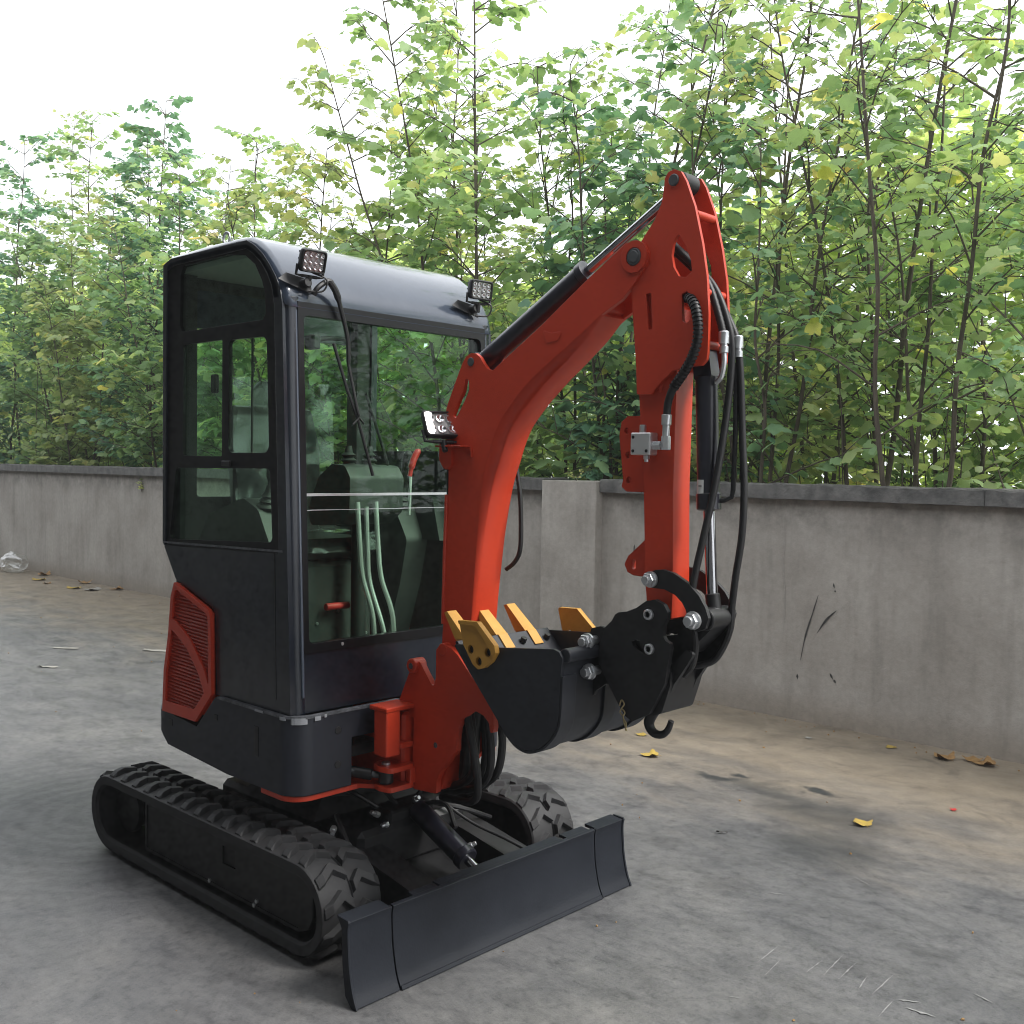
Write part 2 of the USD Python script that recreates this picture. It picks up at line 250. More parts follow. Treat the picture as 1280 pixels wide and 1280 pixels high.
def frame_to(p0, p1):
    p0, p1 = np.asarray(p0, float), np.asarray(p1, float); d = p1 - p0; L = np.linalg.norm(d); d = d / L
    a = V(0, 0, 1) if abs(d[2]) < 0.9 else V(1, 0, 0); x = np.cross(a, d); x /= np.linalg.norm(x); y = np.cross(d, x)
    return p0, x, y, d, L
def lathe(p0, p1, prof, n=20):   # prof: (t, r) with t in metres from p0
    o, x, y, d, L = frame_to(p0, p1); prof = [(t, max(r, 1e-5)) for t, r in prof]
    a = np.linspace(0, 2 * PI, n, endpoint=False); v = []; f = []
    for t, r in prof: v.append(o + d * t + r * (np.cos(a)[:, None] * x + np.sin(a)[:, None] * y))
    v = np.vstack(v); m = len(prof)
    for i in range(m - 1):
        for j in range(n):
            k = (j + 1) % n; A, B, C_, D = i * n + j, i * n + k, (i + 1) * n + k, (i + 1) * n + j
            f += [(A, B, C_), (A, C_, D)]
    c0, c1 = len(v), len(v) + 1; v = np.vstack([v, o + d * prof[0][0], o + d * prof[-1][0]])
    for j in range(n):
        k = (j + 1) % n; f.append((c0, k, j)); f.append((c1, (m - 1) * n + j, (m - 1) * n + k))
    return trimesh.Trimesh(v, f, process=False)
def rod(p0, p1, r, n=18, c=None):
    L = float(np.linalg.norm(np.asarray(p1, float) - np.asarray(p0, float))); c = min(0.12 * r, 0.003) if c is None else c
    return lathe(p0, p1, [(0, r - c), (c, r), (L - c, r), (L, r - c)], n)
def spline(pts, n=8):
    P = np.asarray(pts, float); P = np.vstack([2 * P[0] - P[1], P, 2 * P[-1] - P[-2]]); out = []
    for i in range(1, len(P) - 2):
        p0, p1, p2, p3 = P[i - 1:i + 3]
        for t in np.linspace(0, 1, n, endpoint=False):
            out.append(0.5 * (2 * p1 + (p2 - p0) * t + (2 * p0 - 5 * p1 + 4 * p2 - p3) * t * t + (3 * p1 - p0 - 3 * p2 + p3) * t ** 3))
    return np.array(out + [P[-2]])
def tube(P, r, n=8, ridged=0.0):
    P = np.asarray(P, float); m = len(P); R = np.broadcast_to(np.asarray(r, float), (m,)).copy()
    if ridged: R[::2] *= 1 + ridged
    T = np.gradient(P, axis=0); T /= np.maximum(np.linalg.norm(T, axis=1, keepdims=True), 1e-9)
    x = np.cross(T[0], V(0, 0, 1) if abs(T[0][2]) < 0.9 else V(1, 0, 0)); x /= np.linalg.norm(x); a = np.linspace(0, 2 * PI, n, endpoint=False); v = []
    for i in range(m):
        x = x - T[i] * (x @ T[i]); x /= np.linalg.norm(x); y = np.cross(T[i], x)
        v.append(P[i] + R[i] * (np.cos(a)[:, None] * x + np.sin(a)[:, None] * y))
    v = np.vstack(v + [P[:1], P[-1:]]); i, j = np.meshgrid(np.arange(m - 1), np.arange(n), indexing='ij'); k = (j + 1) % n
    A, B, C_, D = i * n + j, i * n + k, (i + 1) * n + k, (i + 1) * n + j
    f = np.vstack([np.stack([A, B, C_], -1).reshape(-1, 3), np.stack([A, C_, D], -1).reshape(-1, 3)])
    j = np.arange(n); k = (j + 1) % n
    f = np.vstack([f, np.stack([np.full(n, m * n), k, j], -1), np.stack([np.full(n, m * n + 1), (m - 1) * n + j, (m - 1) * n + k], -1)])
    return trimesh.Trimesh(v, f, process=False)
def tm(m):
    if isinstance(m, trimesh.Trimesh): return m
    v, f, _ = meshkit.arrays(m); return trimesh.Trimesh(v, f, process=False)
def cat(*ms): return trimesh.util.concatenate([tm(m) for m in ms])
def mirror(m): 
    t = tm(m).copy(); t.vertices = t.vertices * [1, -1, 1]; t.faces = t.faces[:, ::-1]; return t
def hexnut(p0, p1, r): return lathe(p0, p1, [(0, r * 0.92), (0.003, r), (np.linalg.norm(np.subtract(p1, p0)) - 0.003, r), (np.linalg.norm(np.subtract(p1, p0)), r * 0.92)], 6)
def resample(P, n):
    P = np.asarray(P, float); s = np.r_[0, np.cumsum(np.linalg.norm(np.diff(P, axis=0), axis=1))]; t = np.linspace(0, s[-1], n)
    return np.stack([np.interp(t, s, P[:, k]) for k in range(P.shape[1])], 1)

# ------------------------------------------------------------------ the setting: pavement, soil behind the wall
def grid_sheet(x0, x1, y0, y1, z, nx=1, ny=1):
    xs, ys = np.linspace(x0, x1, nx + 1), np.linspace(y0, y1, ny + 1); X, Y = np.meshgrid(xs, ys, indexing='ij')
    v = np.stack([X.ravel(), Y.ravel(), np.full(X.size, z)], 1); i, j = np.meshgrid(np.arange(nx), np.arange(ny), indexing='ij'); a = i * (ny + 1) + j
    f = np.stack([a, a + ny + 1, a + ny + 2, a + 1], -1).reshape(-1, 4); return (v, f)
WALL_Y = 3.6
ground = obj('pavement', grid_sheet(-120, 120, -120, 120, 0.0), 'pavement', kind='structure')
tag(ground, 'grey concrete yard pavement with tan dust along the wall')
soil = obj('soil', grid_sheet(-90, 90, WALL_Y + 0.2, 110, 0.35, 60, 40), 'soil', kind='structure'); tag(soil, 'weedy soil behind the boundary wall')
# pale scratches and paint ticks on the pavement
def stroke(x, y, ang, L, w, z=0.003):
    n = 12; t = np.linspace(0, 1, n); c, s = math.cos(ang), math.sin(ang); off = RNG.normal(0, w * 0.25, n)
    half = w * 0.36 * np.sin(PI * np.clip(t, 0.06, 0.94)) * RNG.uniform(0.3, 1.3, n)
    P = np.stack([x + (t - 0.5) * L * c - off * s, y + (t - 0.5) * L * s + off * c], 1); nrm = V(-s, c)
    P = np.stack([x + (t - 0.5) * L * c - off * s * .4, y + (t - 0.5) * L * s + off * c * .4], 1)
    v = np.vstack([np.c_[P + nrm * half[:, None], np.full(n, z)], np.c_[P - nrm * half[:, None], np.full(n, z)]])
    return (v, np.array([[n + i, n + i + 1, i + 1, i] for i in range(n - 1)]))
pbr('scratch', (0.30, 0.297, 0.29), (0.22, 0.22, 0.22), rough=0.8, scale=60)
AX = 1.65
for (x, y, L, w, da) in ((1.68, 0.53, 0.17, .005, 0), (1.74, 0.45, 0.15, .004, .06), (1.83, .56, .12, .005, -.05), (1.87, .61, .17, .006, .04), (1.92, .61, .15, .006, 0), (1.99, .57, .10, .006, .1), (2.04, .60, .17, .006, -.04), (2.11, .47, .13, .005, 0), (2.14, .56, .07, .010, 2.0), (2.19, .52, .09, .014, 1.6), (2.30, .74, .07, .006, 1.2), (1.75, .2, .05, .004, 2.0), (1.62, 1.35, .10, .004, 1.1), (1.45, 1.0, .07, .005, 1.9), (0.9, .4, .05, .005, 1.5), (.72, .55, .04, .004, .3)):
    obj('scratch_mark', stroke(x, y, AX + da, L, w), 'scratch', ground)

# ------------------------------------------------------------------ boundary wall
wall = thing('boundary_wall', 'long rendered grey concrete wall with a dark weathered coping', 'wall')
obj('wall_face', cat(blk(-34, -2.05, WALL_Y, WALL_Y + 0.22, -0.1, 1.42), blk(-2.05, 12, WALL_Y, WALL_Y + 0.22, -0.1, 1.42)), 'wall_render', wall)
x = -34.0
while x < 12:
    L = RNG.uniform(1.9, 2.6); x1 = min(x + L, 12.0)
    for a, b in (((x, x1),) if (x1 < -2.05 or x > -1.505) else ((x, -2.055), (-1.50, x1))):
        if b - a < 0.05: continue
        n = max(2, int((b - a) / 0.06)); xs = np.linspace(a + 0.002, b - 0.002, n)
        j = lambda s: RNG.normal(0, s, n)
        prof = [(WALL_Y - 0.045, 1.421), (WALL_Y - 0.045, 1.508), (WALL_Y - 0.035, 1.517), (WALL_Y + 0.255, 1.517), (WALL_Y + 0.265, 1.508), (WALL_Y + 0.265, 1.421)]
        v = np.vstack([np.stack([xs, yy + j(.0025), zz + (j(.004) if zz > 1.45 else j(.001) + .001)], 1) for yy, zz in prof]); f = []
        for q in range(6):
            for i in range(n - 1): f.append((q * n + i, ((q + 1) % 6) * n + i, ((q + 1) % 6) * n + i + 1, q * n + i + 1))
        f = np.array(f)[:, ::-1]; caps = [[q * n for q in range(6)], [q * n + n - 1 for q in range(5, -1, -1)]]
        ft = np.vstack([f[:, [0, 1, 2]], f[:, [0, 2, 3]]] + [np.array([[c[0], c[k], c[k + 1]] for k in range(1, 5)]) for c in caps])
        obj('coping_stone', (v, ft), 'coping_concrete', wall, smooth=25)
    x = x1
obj('pilaster', blk(-2.05, -1.505, WALL_Y - 0.075, WALL_Y + 0.30, -0.1, 1.502, 0.006), 'pilaster_render', wall, label='paler plastered pilaster rising to the top of the wall')
pbr('mark_black', (0.02, 0.019, 0.018), (0.05, 0.048, 0.045), rough=0.9, scale=50); pbr('mark_grey', (0.22, 0.205, 0.185), (0.30, 0.28, 0.255), rough=0.95, scale=50)
def wall_mark(pts, w, m='mark_black'):
    P = spline(pts, 5) if len(pts) > 2 else resample(pts, 5); n = len(P); T = np.gradient(P, axis=0); T /= np.linalg.norm(T, axis=1, keepdims=True); nr = np.stack([-T[:, 1], T[:, 0]], 1)
    half = w * 0.5 * np.clip(np.sin(PI * np.linspace(0.05, 0.95, n)) * RNG.uniform(0.7, 1.3, n), .2, 1.2)
    a, b = P + nr * half[:, None], P - nr * half[:, None]; yy = WALL_Y - 0.0025
    v = np.vstack([np.stack([a[:, 0], np.full(n, yy), a[:, 1]], 1), np.stack([b[:, 0], np.full(n, yy), b[:, 1]], 1)])
    obj('scuff_mark', (v, np.array([[i, i + 1, n + i + 1, n + i] for i in range(n - 1)])), m, wall)
wall_mark([(0.25, .82), (.215, .70), (.17, .55), (.14, .39)], .011); wall_mark([(.375, .735), (.31, .67), (.25, .58)], .013)
wall_mark([(.12, .30), (.122, .265)], .014); wall_mark([(.345, .335), (.365, .30)], .013); wall_mark([(.37, .30), (.385, .28)], .016); wall_mark([(.35, .905), (.357, .875)], .012); wall_mark([(.36, .862), (.366, .85)], .01)
wall_mark([(0.0, 1.40), (.008, 1.2), (-.002, 1.0), (.02, .75), (.01, .5)], .006, 'mark_grey'); wall_mark([(-1.2, 1.05), (-1.205, .98)], .012)

# ------------------------------------------------------------------ factory shed across the yard, behind the photographer; seen only in the cab's side glass, canopy added to shade the yard
shed = thing('factory_shed', 'pale clad factory shed out of view, with a canopy on posts added to shade the yard, mirrored in the cab side window', 'building', (-6, -5.4, 0))
pbr('cladding', (0.26, 0.26, 0.26), (0.30, 0.30, 0.30), rough=0.7, scale=2); pbr('steel_column', (0.05, 0.05, 0.055), rough=0.6)
wp_ = sbox(-28, 0, 20, 6.5)
for k in range(-3, 3):
    for xa, xb in ((-3.14, -2.94), (-2.76, -2.49)): wp_ = wp_.difference(sbox(xa + k * 7.2, 2.95, xb + k * 7.2, 5.6))
obj('wall', plate(wp_, -.2, 0), 'cladding', shed)
for xa in (-28.4, -16.4, -4.4, 7.6): obj('roof', hull([(xa, -8.4, 7.9), (xa + 12, -8.4, 7.9), (xa, -8.4, 8.1), (xa + 12, -8.4, 8.1), (xa, 3.9, 5.0), (xa + 12, 3.9, 5.0), (xa, 3.9, 5.2), (xa + 12, 3.9, 5.2)]), 'house_roof', shed)  # roof runs forward as an unseen canopy, added to shade the yard
for k in range(-7, 6): obj('column', blk(k * 3.6 + .25, k * 3.6 + .55, .002, .2, 0, 6.1, .01), 'steel_column', shed)
for px_ in (-20, -8, 0.5, 12, 19): obj('canopy_post', blk(px_, px_ + .15, 3.5, 3.65, 0, 5.05, .01), 'steel_column', shed)

# ------------------------------------------------------------------ excavator
exc = thing('mini_excavator', 'orange red and black mini excavator with a closed cab, rubber tracks and dozer blade', 'excavator')
E_ = lambda name, mesh, m, smooth=32, label=None, kind=None, parent=exc: obj(name, mesh, m, parent, smooth, label, kind)

# --- rubber tracks
RC, ZC, RO = -0.684, 0.168, 0.150; FC = 0.622
def track_path(s, r=RO):
    Ls = FC - RC; per = 2 * Ls + 2 * PI * RO; s = s % per
    if s < Ls: return V(RC + s, ZC + r), V(0, 1)
    s -= Ls
    if s < PI * RO: a = PI / 2 - s / RO; return V(FC + r * math.cos(a), ZC + r * math.sin(a)), V(math.cos(a), math.sin(a))
    s -= PI * RO
    if s < Ls: return V(FC - s, ZC - r), V(0, -1)
    s -= Ls; a = -PI / 2 - s / RO; return V(RC + r * math.cos(a), ZC + r * math.sin(a)), V(math.cos(a), math.sin(a))
PER = 2 * (FC - RC) + 2 * PI * RO
def track_loop(sec, n=120):     # sec: closed polygon of (h, y): h outward from the belt's outer face
    v, f = [], []; m = len(sec)
    for i in range(n):
        p, nn = track_path(PER * i / n)
        for h, y in sec: q = p + nn * h; v.append((q[0], y, q[1]))
    for i in range(n):
        for j in range(m):
            A, B, C_, D = i * m + j, i * m + (j + 1) % m, ((i + 1) % n) * m + (j + 1) % m, ((i + 1) % n) * m + j
            f += [(A, C_, B), (A, D, C_)]
    t = trimesh.Trimesh(v, f, process=False)
    if t.volume < 0: t.faces = t.faces[:, ::-1]
    return t
def lug(s, chev, w, y_list, h=0.019):
    v = []; k = len(y_list)
    for hh, ww in ((-0.004, w), (h, w * 0.60)):
        for y, ds in zip(y_list, chev):
            if hh > 0: hh = h * (.30 if abs(y) > .59 or abs(y) < .38 else 1.0)
            for e in (-1, 1):
                p, nn = track_path(s + ds + e * ww / 2); q = p + nn * hh; v.append((q[0], y, q[1]))
    f = []; B = 2 * k
    for i in range(k - 1):
        a = 2 * i
        f += [(B + a, B + a + 1, B + a + 3), (B + a, B + a + 3, B + a + 2), (a, a + 2, B + a + 2), (a, B + a + 2, B + a), (a + 1, B + a + 1, B + a + 3), (a + 1, B + a + 3, a + 3)]
    f += [(0, B, B + 1), (0, B + 1, 1)]; a = 2 * (k - 1); f += [(a, a + 1, B + a + 1), (a, B + a + 1, B + a)]
    t = trimesh.Trimesh(v, f, process=False); t.fix_normals(); return t
def build_track(sgn):
    yo, yi = 0.602, 0.368
    sec = [(0, yo - .006), (0, .490), (-.006, .488), (-.006, .482), (0, .480), (0, yi + .006), (-.006, yi), (-.034, yi), (-.044, yi + .012), (-.034, yi + .03), (-.034, yo - .03), (-.044, yo - .012), (-.036, yo), (-.004, yo + .002)]
    flip = (lambda m: mirror(m)) if sgn < 0 else (lambda m: m)
    belt = E_('rubber_track', flip(track_loop(sec)), 'track_rubber', 30)
    n = 38
    for i in range(n):
        s = PER * i / n
        obj('tread_lug', flip(lug(s, [.020, .010, -.018, .012], .046, [.597, .572, .528, .492])), 'track_rubber', belt, 25)
        obj('tread_lug', flip(lug(s + PER / n * .5, [.012, -.018, .010, .020], .046, [.478, .442, .398, .373])), 'track_rubber', belt, 25)
    # track frame: side beam, cover plate with a square hole, bolts, rollers, idler, sprocket
    beam = E_('track_frame', flip(blk(-.46, .56, .41, .555, .085, .262, .012)), 'black_paint')
    cov = Polygon([(-.44, .072), (.59, .072), (.645, .095), (.668, .14), (.668, .268), (-.44, .268)])
    hole = sbox(.12, .17, .205, .235)
    obj('cover_plate', flip(plate(rnd(cov, .012).difference(hole), .556, .564)), 'black_paint', beam)
    obj('cover_rim', flip(plate(rnd(cov, .012).difference(rnd(cov.buffer(-.012), .01)), .565, .568)), 'black_paint', beam)
    for bx, bz in ((.04, .085), (.33, .082), (.345, .10)): obj('bolt', flip(hexnut((bx, .564, bz), (bx, .571, bz), .008)), 'zinc', beam)
    for rx in (-.42, -.12, .18, .48): obj('track_roller', flip(lathe((rx, .38, .088), (rx, .55, .088), [(0, .03), (.01, .042), (.05, .042), (.06, .03), (.11, .03), (.12, .042), (.16, .042), (.17, .03)], 20)), 'black_paint', beam)
    E_('idler_wheel', flip(lathe((RC, .41, ZC), (RC, .52, ZC), [(0, .03), (.002, .095), (.02, .1), (.03, .085), (.08, .085), (.09, .1), (.108, .095), (.11, .03)], 32)), 'black_paint')
    a = np.linspace(0, 2 * PI, 13 * 4, endpoint=False); rr = np.where((np.arange(52) % 4) < 2, .103, .084)
    sp = Polygon(np.stack([FC + rr * np.cos(a), ZC + rr * np.sin(a)], 1))
    E_('drive_sprocket', flip(plate(sp, .47, .505) + plate(Point(FC, ZC).buffer(.06), .44, .55)), 'black_paint')
build_track(-1); build_track(1)

# --- undercarriage
E_('undercarriage_frame', cat(blk(-.40, .52, -.26, .26, .14, .30, .02), blk(-.32, -.16, -.42, .42, .13, .27, .015), blk(.22, .38, -.42, .42, .13, .27, .015), hull([(-.2, -.3, .30), (-.2, .3, .30), (.3, .3, .30), (.3, -.3, .30), (-.1, -.22, .38), (-.1, .22, .38), (.25, .22, .38), (.25, -.22, .38)])), 'black_paint')
E_('slewing_ring', lathe((0.02, 0, .36), (0.02, 0, .455), [(0, .30), (.004, .31), (.03, .31), (.032, .28), (.06, .28), (.062, .31), (.091, .31), (.095, .30)], 56), 'black_paint')
E_('swivel_joint', cat(rod((.18, -.03, .30), (.18, -.03, .44), .05), blk(.40, .50, -.11, .11, .28, .34, .01)), 'black_paint')
for pts in ([(.42, -.09, .33), (.36, -.18, .40), (.20, -.22, .42)], [(.44, -.03, .34), (.42, -.10, .42), (.22, -.12, .46)], [(.46, .04, .34), (.47, .10, .43), (.30, .16, .45)], [(.47, .09, .33), (.56, .20, .30), (.58, .33, .24)], [(.44, .0, .32), (.60, .06, .36), (.70, .03, .30)], [(.3, -.2, .3), (.42, -.28, .33), (.58, -.32, .22)]):
    E_('hydraulic_hose', tube(spline(pts, 8), .009, 8), 'hose_rubber')
for p0, p1 in (((.46, -.13, .325), (.46, -.165, .345)), ((.50, -.12, .30), (.50, -.15, .30)), ((.47, .03, .35), (.50, .03, .365)), ((.74, .055, .235), (.76, .075, .25)), ((.42, -.30, .31), (.45, -.33, .30)), ((.60, -.345, .20), (.62, -.36, .205)), ((.52, .10, .345), (.55, .12, .35))):
    E_('hose_fitting', cat(rod(p0, p1, .008, 10), hexnut(p0, V(*p0) * .5 + V(*p1) * .5, .0125)), 'zinc')

# --- dozer blade
prof = [(.972, .250), (.968, .225), (.970, .18), (.976, .12), (.992, .05), (1.013, .004)]
ps = spline(prof, 5); th = .011
nrm = np.gradient(ps, axis=0); nrm /= np.linalg.norm(nrm, axis=1, keepdims=True); back = ps + np.stack([nrm[:, 1], -nrm[:, 0]], 1) * th
back[:, 0] = np.minimum(back[:, 0], ps[:, 0] - th * .8)
sheet = Polygon(np.vstack([ps, back[::-1]]))
blade = E_('dozer_blade', plate(sheet, -.488, .488), 'blade_paint')
obj('top_flange', cat(plate(rnd([(.972, .251), (.930, .256), (.930, .246), (.970, .240)], .002), -.395, -.29), plate(rnd([(.972, .251), (.918, .256), (.918, .246), (.970, .240)], .002), -.28, .318), plate(rnd([(.972, .251), (.918, .256), (.918, .246), (.970, .240)], .002), .345, .47), plate(rnd([(.972, .251), (.955, .253), (.955, .245), (.970, .240)], .002), -.488, .488)), 'blade_paint', blade)
for s in (-1, 1):
    w = plate(sheet, .494, .656) + plate(rnd([(.972, .251), (.912, .257), (.912, .246), (.970, .240)], .002), .50, .656)
    ext = obj('blade_extension', w if s > 0 else mirror(w), 'blade_paint', blade)
    endp = Polygon(np.vstack([ps + V(.003, 0), [(.995, .0)], [(.965, .03), (.950, .12), (.945, .225), (.925, .258), (.972, .256)]])).buffer(.001)
    e = plate(endp, .6565, .664); obj('end_plate', e if s > 0 else mirror(e), 'blade_paint', ext)
obj('cutting_edge', plate(rnd([(1.0125, .014), (1.018, .003), (1.010, .001), (1.004, .014)], .0005), -.487, .487), 'blade_paint', blade)
for s in (-1, 1):
    arm = plate(rnd([(.36, .21), (.44, .255), (.60, .235), (.955, .17), (.955, .07), (.60, .13), (.42, .14)], .02), .17, .29)
    E_('blade_arm', arm if s > 0 else mirror(arm), 'black_paint')
E_('blade_cross_plate', plate(rnd([(.50, .12), (.50, .145), (.95, .10), (.95, .075)], .004), -.17, .17), 'black_paint')
E_('blade_gusset', plate(rnd([(.80, .06), (.965, .06), (.965, .21), (.93, .21)], .01), -.02, -.008) + plate(rnd([(.80, .06), (.965, .06), (.965, .21), (.93, .21)], .01), .048, .06), 'black_paint')
bc = E_('blade_cylinder', lathe((.50, .02, .325), (.775, .02, .205), [(0, .036), (.004, .040), (.265, .040), (.27, .044), (.295, .044), (.3, .038)], 24), 'cylinder_paint')
obj('cylinder_rod', rod((.772, .02, .2065), (.90, .02, .150), .017), 'chrome', bc); obj('rod_eye', rod((.90, -.008, .150), (.90, .048, .150), .03), 'black_paint', bc)
E_('blade_hose_pipe', tube(spline([(.55, .12, .33), (.66, .16, .275), (.80, .19, .245), (.93, .21, .215)], 8), .006, 8), 'black_paint')

# --- upper structure base: skirt, red revolving frame, engine cover
TAIL = [(-.42, -.515), (-.80, -.28), (-.87, -.1), (-.87, .1), (-.80, .28), (-.42, .515)]
planp = rnd(Polygon([(.478, -.515)] + TAIL + [(.478, .515)]), .085, 8)
base = platez(planp, .47, .738)
inner = platez(planp.buffer(-.025), .46, .80)
cutlow = plate([(-1.2, .3), (-1.2, .66), (-.60, .60), (-.41, .535), (-.36, .497), (-.07, .479), (.19, .462), (.19, .3)], -1, 1)
notch = plate([(-1.2, .80), (-1.2, .63), (-.375, .625), (-.145, .606), (-.008, .744), (-.008, .8)], -.6, .6)
pocket = blk(.30, .6, -.27, .27, .3, .655)
pocket = plate(rnd([(.2, .3), (.2, .60), (.30, .655), (.6, .655), (.6, .3)], .01), -.27, .27) - blk(.2, .6, -.30, -.15, .64, .7)
skirt = (base - inner.scale((1, 1, 1)) - cutlow - notch - pocket)
sk = E_('base_skirt', skirt, 'skirt_paint', 35)
lip = (platez(planp.buffer(.003), .700, .741) - platez(planp.buffer(-.03), .6, .8)) - plate([(-1.2, .5), (-1.2, 1), (-.004, 1), (-.02, .733), (.03, .733), (.6, .727), (.6, .5)], -1, 1) - blk(.3, .6, -.14, .14, .6, .8)
obj('skirt_lip', platez(planp.buffer(.0025), .7345, .7435) - platez(planp.buffer(-.018), .6, .8) - plate([(-1.2, .5), (-1.2, 1), (.0, 1), (.0, .5)], -1, 1) - blk(.3, .6, -.05, .14, .6, .8), 'worn_edge', sk)
for (a, b, c_, d, e, f) in ((.245, .27, -.5165, -.514, .575, .68), (-.35, -.325, -.5165, -.514, .575, .60), (-.02, .0, -.5165, -.514, .655, .675)):
    obj('skirt_slot', blk(a, b, c_, d, e, f), 'black_paint', sk)
for yy, zz in ((-.33, .675), (-.33, .555)): obj('skirt_slot', rod((.4775, yy, zz), (.4795, yy, zz), .014, 16), 'black_paint', sk)
fr2 = planp.buffer(-.006).intersection(sbox(.27, -.6, .6, .6))
fr = rnd(Polygon([(.40, -.44), (.40, .44), (-.70, .30), (-.70, -.30)]), .18, 8)
E_('revolving_frame', platez(fr, .438, .456) + platez(rnd(fr2, .01), .449, .4665) + platez(rnd(Polygon([(.30, -.38), (.60, -.135), (.60, .135), (.30, .38)]), .03), .452, .468) + blk(.28, .58, -.12, .12, .46, .72, .01) + blk(.24, .29, -.30, .30, .46, .655), 'red_paint')
E_('counterweight_floor', platez(planp.buffer(-.03), .56, .60), 'black_paint')
top = [(-.03, -.505, .74), (-.03, .505, .74)]
cover = hull([(-.40, -.502, .615), (-.78, -.27, .615), (-.86, 0, .62), (-.78, .27, .615), (-.40, .502, .615), (-.06, -.502, .66), (-.06, .502, .66), (-.385, -.502, .78), (-.35, -.502, .92), (-.31, -.500, 1.128), (-.68, -.28, 1.11), (-.74, 0, 1.11), (-.68, .28, 1.11), (-.31, .5, 1.128), (-.05, -.502, 1.04), (-.05, .502, 1.04)])
E_('engine_cover', cover, 'red_paint', 40)
gp = Polygon([(-.31, 1.136), (-.062, 1.056), (-.045, 1.03), (-.036, .745), (-.151, .623), (-.400, .623), (-.389, .784), (-.356, .926), (-.336, 1.079)])
bar = LineString([(-.40, .985), (-.30, .965), (-.20, .91), (-.11, .82), (-.04, .70)]).buffer(.022)
frame = gp.difference(rnd(gp.buffer(-.020), .012)).union(bar.intersection(gp))
frame = frame.union(Polygon([(-.40, .623), (-.151, .623), (-.036, .745), (-.036, .80), (-.07, .76), (-.16, .668), (-.40, .665)]).intersection(gp))
gr = E_('side_grille', plate(rnd(frame, .003), -.519, -.503), 'red_paint')
obj('grille_backing', plate(gp.buffer(-.008), -.5052, -.5022), 'red_paint', gr)
pbr('chip_pale', (0.27, 0.28, 0.30), (0.22, 0.23, 0.25), rough=0.6, scale=80)
ring = planp.buffer(.0036).difference(planp.buffer(-.004))
for bx, z0, z1 in ((sbox(.440, -.5, .474, -.455), .716, .738), (sbox(.40, -.52, .425, -.49), .728, .740), (sbox(.47, -.43, .49, -.405), .724, .739), (sbox(.47, -.39, .49, -.380), .730, .741), (sbox(.25, -.53, .30, -.5), .733, .741)):
    obj('paint_chip', platez(ring.intersection(bx), z0, z1), 'chip_pale', sk)
sl = []
for k in range(38):
    z = .630 + k * .0133; seg = gp.buffer(-.014).intersection(LineString([(-.6, z + .012), (.1, z - .010)]))
    if seg.is_empty or seg.length < .02: continue
    (xa, za), (xb, zb) = seg.coords[0], seg.coords[-1]
    sl.append(hull([(xa, -.5051, za - .004), (xb, -.5051, zb - .004), (xa, -.5051, za + .004), (xb, -.5051, zb + .004), (xa, -.5125, za - .002), (xb, -.5125, zb - .002)]))
obj('louvre_slats', cat(*sl), 'red_paint', gr, kind='stuff')

# --- cab shell
side = Polygon([(-.434, 2.36), (-.376, 2.378), (.155, 2.378), (.200, 2.356), (.252, 2.320), (.297, 2.276), (.335, 2.230), (.360, 2.185), (.372, 2.14), (.438, .742), (-.034, .742), (-.045, 1.045), (-.066, 1.064), (-.332, 1.146), (-.434, 1.285)])
w1 = Polygon([(-.32, 2.12), (-.315, 2.31), (-.29, 2.343), (.018, 2.345), (.133, 2.329), (.195, 2.29), (.238, 2.23), (.258, 2.18), (.262, 2.115), (.245, 2.094), (-.30, 2.094)])
w2 = rnd(sbox(-.293, 1.621, -.016, 2.044), .006); w3 = rnd(Polygon([(.025, 2.04), (.269, 2.036), (.288, 1.634), (.025, 1.634)]), .03)
w4 = rnd(Polygon([(-.345, 1.575), (.293, 1.58), (.312, 1.326), (-.395, 1.296)]), .02)
inr = Polygon([(-.405, 2.335), (-.36, 2.350), (.145, 2.350), (.19, 2.328), (.24, 2.292), (.28, 2.25), (.31, 2.20), (.325, 2.14), (.363, 1.292), (-.415, 1.272)])
shellp = side.difference(inr)
body = E_('cab_side_frame', plate(rnd(shellp, .006), -.5, -.468), 'navy_paint', 35)
sidel = plate(rnd(side.difference(Polygon([(-.35, 2.31), (.13, 2.33), (.27, 2.21), (.31, 2.10), (.335, 1.66), (-.35, 1.66)])).difference(rnd(sbox(-.20, 1.315, .335, 1.455), .02)), .008), .468, .5)
E_('cab_door_frame', sidel, 'navy_paint', 35)
fillers = inr.buffer(.004).difference(w1).difference(w2).difference(w3).difference(w4)
E_('side_window_surround', plate(fillers, -.4915, -.478), 'black_gloss', 30)
E_('panel_seam', plate(LineString([(-.425, 1.283), (.385, 1.300)]).buffer(.0035), -.503, -.498), 'worn_edge')
E_('panel_seam', plate(LineString([(.353, .79), (.338, 1.29)]).buffer(.002), -.5015, -.499), 'black_paint')
for w, y0 in ((w1, -.4885), (w2, -.484), (w3, -.4885), (w4, -.4885)):
    E_('window_pane', plate(w.buffer(.006), y0, y0 + .004), 'green_glass')
E_('window_slide_rail', plate(sbox(-.018, 1.62, .026, 2.045), -.483, -.475), 'black_paint')
E_('window_slide_rail', plate(sbox(.140, 1.63, .146, 2.04), -.470, -.464), 'black_paint')
E_('window_latch', blk(-.125, -.095, -.476, -.455, 1.855, 1.925, .005), 'black_paint'); E_('window_latch', blk(-.01, .05, -.500, -.492, 1.585, 1.605, .003), 'black_paint')
E_('window_pane', plate(Polygon([(-.36, 2.315), (.135, 2.335), (.275, 2.21), (.315, 2.10), (.34, 1.655), (-.355, 1.655)]), .482, .486), 'green_glass')
E_('window_pane', plate(sbox(-.205, 1.31, .34, 1.46), .482, .486), 'green_glass')
